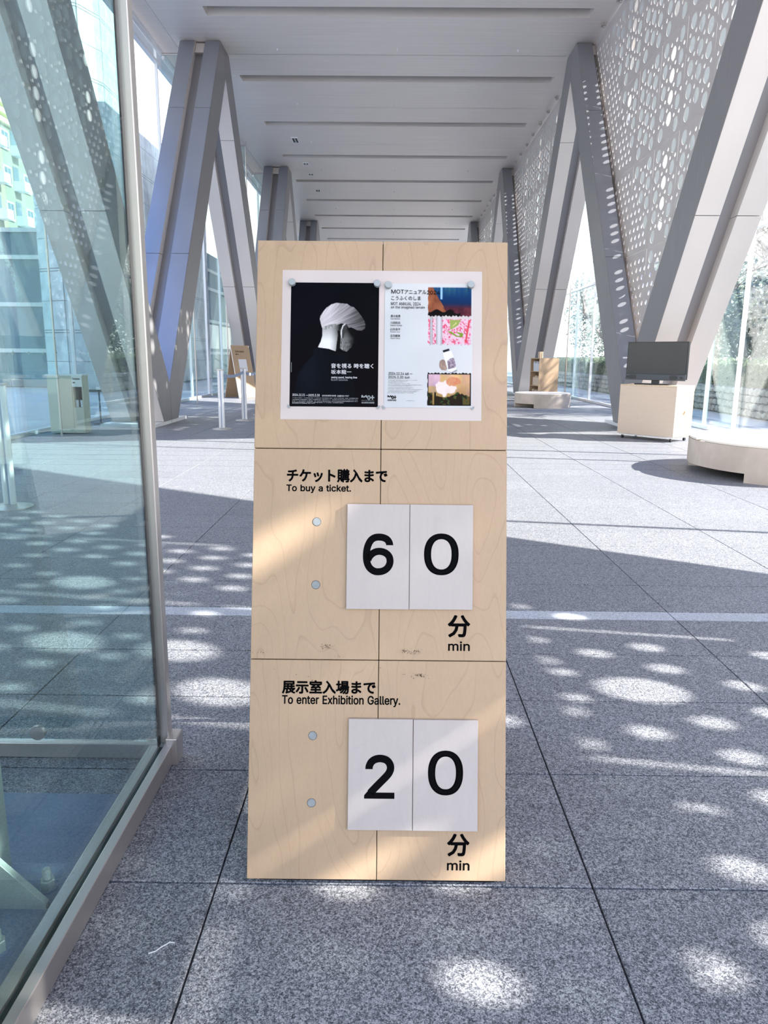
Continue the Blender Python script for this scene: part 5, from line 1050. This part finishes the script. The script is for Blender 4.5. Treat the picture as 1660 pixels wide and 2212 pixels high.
for x in (-.445, .425):
    m = MB(); m.tube(T @ Vector((x, -.033, .912)), T @ Vector((x, -.029, .912)), .02, n=20); m.build('tweeter', MT['black'], tv)
MB().box(-.06, .06, 0, .03, .815, .89, T).build('stand_neck', MT['black'], tv, bevel=.004)
MB().box(-.27, .27, -.12, .14, .805, .819, T).build('stand_foot', MT['black'], tv, bevel=.004)

# ------------------------------------------------------------------ round benches
def bench(x, y, R, H, label, notch):
    t = thing('round_bench', (x, y, 0), label, 'bench', 'round cream topped benches')
    n = 64; rings = []
    side = MB(); lo = .09
    a0, a1 = notch
    for k in range(n):
        a, b = 2*pi*k/n, 2*pi*(k+1)/n; mid = (a+b)/2 % (2*pi); z0 = lo if a0 <= mid <= a1 else 0.0
        pa = (x+R*cos(a), y+R*sin(a)); pb = (x+R*cos(b), y+R*sin(b))
        side.face([(pa[0], pa[1], z0), (pb[0], pb[1], z0), (pb[0], pb[1], H-.022), (pa[0], pa[1], H-.022)])
        ia = (x+(R-.5)*cos(a), y+(R-.5)*sin(a)); ib = (x+(R-.5)*cos(b), y+(R-.5)*sin(b))
        side.face([(pa[0], pa[1], z0), (pb[0], pb[1], z0), (ib[0], ib[1], z0), (ia[0], ia[1], z0)])
    for a in (a0, a1):
        a = round(a/(2*pi/n))*2*pi/n
        side.face([(x+R*cos(a), y+R*sin(a), 0), (x+(R-.5)*cos(a), y+(R-.5)*sin(a), 0), (x+(R-.5)*cos(a), y+(R-.5)*sin(a), lo), (x+R*cos(a), y+R*sin(a), lo)])
    side.face([(x+R*cos(2*pi*k/n), y+R*sin(2*pi*k/n), H-.03) for k in range(n)])
    side.build('bench_side', MT['bench_side'], t, fix=False)
    ins = MB(); ins.lathe([(R-.5, 0), (R-.5, lo)], (x, y, 0), 24); ins.build('inner_base', MT['dark'], t)
    for s in (0, 1):
        P = [(R-.006, 2*pi*k/n) for k in range(n+1)]
        half = [(x+r*cos(a), y+r*sin(a)) for r, a in P if (sin(a-.02) > -.001) == (s == 0)]
        off = .004 if s == 0 else -.004; half = [(p[0], p[1]+off) for p in half]
        MB().prism(half, H-.021, H, axis=2).build('top_half', MT['bench_top'], t, bevel=.003)
bench(4.25, 7.78, 1.02, .37, 'large round bench with cream top at the right picture edge', (2.6, 3.81))
bench(3.75, 18.35, .68, .34, 'smaller round bench in front of the bookshelf at right', (3.2, 4.2))

# ------------------------------------------------------------------ bookshelf with books
d2 = Vector((.77, .64, 0)).normalized(); 
BF = frame(Vector((4.02, 20.3, 0)), Vector((.98, .2, 0)).normalized(), Vector((-.2, .98, 0)).normalized())
bs = thing('bookshelf', tuple(BF @ Vector((.2, .3, 0))), 'light plywood bookshelf behind the smaller round bench', 'bookshelf')
BX0, BX1, BY0, BY1, BH = .0, .56, .0, .62, 1.15
# open side faces left (toward -x)
MB().box(0, BX1, 0, .02, .02, BH, BF).build('end_panel', MT['birch'], bs); MB().box(0, BX1, BY1-.02, BY1, .02, BH, BF).build('end_panel', MT['birch'], bs)
MB().box(BX1-.015, BX1, .02, BY1-.02, .02, BH, BF).build('back_panel', MT['birch'], bs)
MB().box(0, BX1, 0, BY1, BH, BH+.02, BF).build('top_board', MT['birch'], bs)
for z in (.05, .42, .80): MB().box(0.003, BX1-.02, .02, BY1-.02, z, z+.018, BF).build('shelf', MT['birch'], bs)
q = random.Random(9)
for lvl, z in enumerate((.068, .438, .818)):
    y = .05; k = 0
    while y < .5:
        w = q.uniform(.03, .06); h_ = q.uniform(.2, .27)
        o = MB().box(.04, .24, y, y+w-.004, z, z+h_, BF).build('book', MT['book' if lvl == 2 else 'book2'])
        tag(o, 'book standing on the %s shelf of the plywood bookshelf, %s from its near end' % (['lowest', 'middle', 'top'][lvl], ['first', 'second', 'third', 'fourth', 'fifth', 'sixth', 'seventh', 'eighth', 'ninth', 'tenth', 'eleventh', 'twelfth', 'thirteenth', 'fourteenth'][k]), 'book', 'books in the plywood bookshelf'); y += w; k += 1
for k in range(2):
    tag(MB().box(.10+.05*k, .13+.05*k, .2, .35, BH+.021, BH+.19, BF).build('leaflet_stand', MT['book2' if k else 'birch_edge']), ['small leaflet holder on the bookshelf top, left one', 'small leaflet holder on the bookshelf top, right one'][k], 'leaflet holder')

# ------------------------------------------------------------------ queue stanchions
def stanchion(x, y, label, belt_to=None, h=.95):
    t = thing('stanchion', (x, y, 0), label, 'stanchion', 'silver queue stanchions with grey belts')
    m = MB(); m.lathe([(.165, 0), (.165, .008), (.10, .02), (.035, .028)], (x, y, 0), 32); m.build('base', MT['steel'], t, smooth=True)
    for dx in (-.026, .026): MB().tube((x+dx, y, .02), (x+dx, y, h), .0235, n=16).build('post', MT['white_steel'], t, smooth=True)
    MB().box(x-.008, x+.008, y-.012, y+.012, .02, h-.02).build('post_groove', MT['belt'], t)
    MB().box(x-.05, x+.05, y-.028, y+.028, h-.012, h+.006).build('post_cap', MT['steel'], t, bevel=.003)
    if belt_to:
        a, b = Vector((x, y+.03, 0)), Vector((*belt_to, 0)); m = MB(); n = 10
        for k in range(n):
            for e in (0, 1): pass
            t0, t1 = k/n, (k+1)/n; p, q_ = a.lerp(b, t0), a.lerp(b, t1); s0, s1 = h-.05-.05*4*t0*(1-t0), h-.05-.05*4*t1*(1-t1)
            nrm = Vector((-(b-a).y, (b-a).x, 0)).normalized()*.0015
            for sgn in (1, -1): m.face([p+nrm*sgn+Vector((0, 0, s0-.05)), q_+nrm*sgn+Vector((0, 0, s1-.05)), q_+nrm*sgn+Vector((0, 0, s1)), p+nrm*sgn+Vector((0, 0, s0))])
        m.build('belt', MT['belt'], t, fix=False)
stanchion(-2.72, 11.95, 'silver stanchion nearest the metal V column, grey belt leading right', (-2.68, 13.6))
stanchion(-2.68, 13.62, 'silver stanchion in front of the wooden A-frame sign', (-2.62, 14.9))
stanchion(-2.60, 14.95, 'silver stanchion half hidden by the left edge of the plywood sign')
stanchion(-2.96, 5.62, 'silver stanchion seen through the glass pane at the left picture edge')

# ------------------------------------------------------------------ wooden A-frame sign in the distance
def aframe():
    ct = Vector((-4.22, 21.05, 0)); ang = radians(45); U = Vector((cos(ang), sin(ang), 0)); Nn = Vector((sin(ang), -cos(ang), 0))
    t = thing('aframe_sign', tuple(ct), 'wooden A-frame sign standing beyond the stanchions at left', 'sign')
    for s in (1, -1):
        O = ct+Nn*s*.37-U*s*.295; V = Vector((-Nn.x*s*.2458, -Nn.y*s*.2458, .9693)); pl = Plane(O, U*s, V)
        slab(pl, 0, .59, .01, 1.49, -.015, 0).build('board', MT['birch'], t)
        slab(pl, 0, .02, .01, 1.48, -.035, -.0152).build('edge_strip', MT['white'], t)
        if s == 1:
            on_plane(letter_mesh('Information', .11, 1.29, .40, 1.345, .001), pl, .001).build('lettering', MT['ink'], t, fix=False)
            on_plane(letter_mesh('案内', .11, 1.22, .21, 1.255, .001), pl, .001).build('lettering', MT['ink'], t, fix=False)
            nt = tag(slab(pl, .17, .43, .76, 1.10, .0006, .002).build('notice_sheet', MT['paper']), 'white paper notice pinned on the wooden A-frame sign', 'notice')
aframe()
# ------------------------------------------------------------------ donation counter
dc = thing('donation_counter', (-4.85, 11.2, 0), 'beige donation counter standing behind the glass at left', 'counter')
MB().box(-5.18, -4.72, 10.98, 11.45, .02, .86).build('counter_body', MT['counter'], dc)
MB().box(-4.715, -4.52, 10.98, 11.45, .02, .40).build('lower_panel', MT['counter'], dc)
MB().box(-4.715, -4.52, 10.98, 11.0, .70, .86).build('name_panel', MT['white'], dc)
MB().box(-4.715, -4.70, 11.0, 11.45, .40, .86).build('side_strip', MT['counter'], dc); MB().box(-4.535, -4.52, 11.0, 11.45, .40, .86).build('side_strip', MT['counter'], dc)
MB().box(-4.70, -4.535, 11.43, 11.45, .40, .86).build('niche_back', MT['brown'], dc)
MB().box(-5.2, -4.5, 10.96, 11.47, .86, .88).build('counter_top', MT['white'], dc)
cpn = Plane((-4.715, 10.978, 0), (1, 0, 0), (0, 0, 1))
on_plane(letter_mesh('Donation', .02, .80, .16, .835, .001), cpn, .001).build('lettering', MT['ink'], dc, fix=False)
on_plane(letter_mesh('募金', .02, .75, .07, .775, .001), cpn, .001).build('lettering', MT['ink'], dc, fix=False)
dc.scale = (.78, .5, 1); dc.location = (-4.807, 11.09, 0)
for k, x in enumerate((-4.663, -4.593)):
    tag(MB().lathe([(.022, .402), (.024, .50), (.027, .505)], (x, 11.045, 0), 14).build('collection_cup', MT['paper']), ['pale cup in the counter niche, left one', 'pale cup in the counter niche, right one'][k], 'cup')
# black barrier post
bp_ = thing('black_post', (-4.98, 12.7, 0), 'thin black post standing right of the donation counter', 'post')
MB().lathe([(.12, 0), (.12, .01), (.03, .02)], (-4.98, 12.7, 0), 20).build('base', MT['black'], bp_)
MB().tube((-4.98, 12.7, .01), (-4.98, 12.7, .60), .014).build('shaft', MT['black'], bp_); MB().box(-5.02, -4.96, 12.68, 12.72, .58, .63).build('head', MT['white_steel'], bp_)
# pale hoop and things outside the left glass
hp = thing('pale_hoop', (-5.75, 19.3, 0), 'pale blue hoop barrier outside the glass right of the metal V column', 'barrier')
m = MB(); P = [(-5.62, 19.4, 0), (-5.62, 19.4, .52), (-5.72, 19.5, .62), (-6.35, 19.9, .78), (-6.45, 19.95, .72), (-6.45, 19.95, 0)]
for a, b in zip(P, P[1:]): m.tube(a, b, .065, n=12)
m.build('hoop_tube', MT['white_steel'], hp, smooth=True)
tag(MB().lathe([(.05, -.03), (.05, .55), (.02, .6)], (-5.95, 19.2, 0), 14).build('white_bollard', MT['white']), 'small white bollard beside the pale hoop', 'bollard')
tag(MB().lathe([(.06, -.03), (.06, .40), (.035, .46), (.03, .52)], (-5.86, 19.5, 0), 14).build('red_cylinder', MT['brown']), 'small dark red cylinder inside the pale hoop', 'cylinder')
# ------------------------------------------------------------------ ceiling fittings
m = MB(); m.lathe([(.018, 7.985), (.026, 8.0), (.026, 8.004)], (0, 0, 0), 12); m.tube((0, 0, 7.96), (0, 0, 7.99), .012, n=8)
nd = None
for k in range(8):
    for x in (-2.65, .095, 2.83):
        if nd is None: nd = tag(m.build('ceiling_node', MT['white_steel']), 'tiny white ceiling fitting in the left row, nearest one', 'ceiling fitting', 'tiny white ceiling fittings in three rows'); nd.location = (x, 18.55, 0)
        else: link_copy(nd, None, (x, 18.55+3.69*k, 0))['label'] = 'tiny white ceiling fitting in the '+{-2.65: 'left', .095: 'middle', 2.83: 'right'}[x]+' row, '+NTH[k]+' one'
for i, (x, y, n_) in enumerate(((-3.15, 25.75, 3), (-3.14, 28.73, 1), (-3.13, 30.32, 1), (-3.13, 33.14, 2))):
    t = thing('square_downlight', (x, y, 8), ['white framed ceiling downlight with three lamps, nearest one', 'white framed square ceiling downlight, second from the camera', 'white framed square ceiling downlight, third from the camera', 'white framed ceiling downlight farthest away'][i], 'ceiling light')
    L_ = .16*n_+.05; w = .11
    f = MB(); f.box(x-w, x+w, y-L_/2-.04, y-L_/2, 7.975, 8.0); f.box(x-w, x+w, y+L_/2, y+L_/2+.04, 7.975, 8.0); f.box(x-w, x-w+.03, y-L_/2, y+L_/2, 7.975, 8.0); f.box(x+w-.03, x+w, y-L_/2, y+L_/2, 7.975, 8.0)
    f.build('frame', MT['white'], t); MB().box(x-w+.03, x+w-.03, y-L_/2, y+L_/2, 7.985, 8.0).build('recess', MT['dark'], t)
    for k in range(n_): MB().lathe([(.035, 7.975), (.03, 7.985)], (x, y-L_/2+.1+.16*k, 0), 12).build('lamp', MT['white'], t)
# thread lying on the floor
m = MB(); P = [(-.475, 1.262), (-.462, 1.268), (-.455, 1.278), (-.447, 1.285), (-.440, 1.292), (-.430, 1.290)]
for a, b in zip(P, P[1:]): m.tube((*a, .0012), (*b, .0012), .0012, n=6)
tag(m.build('white_thread', MT['white']), 'short white thread lying on the granite at lower left', 'thread')
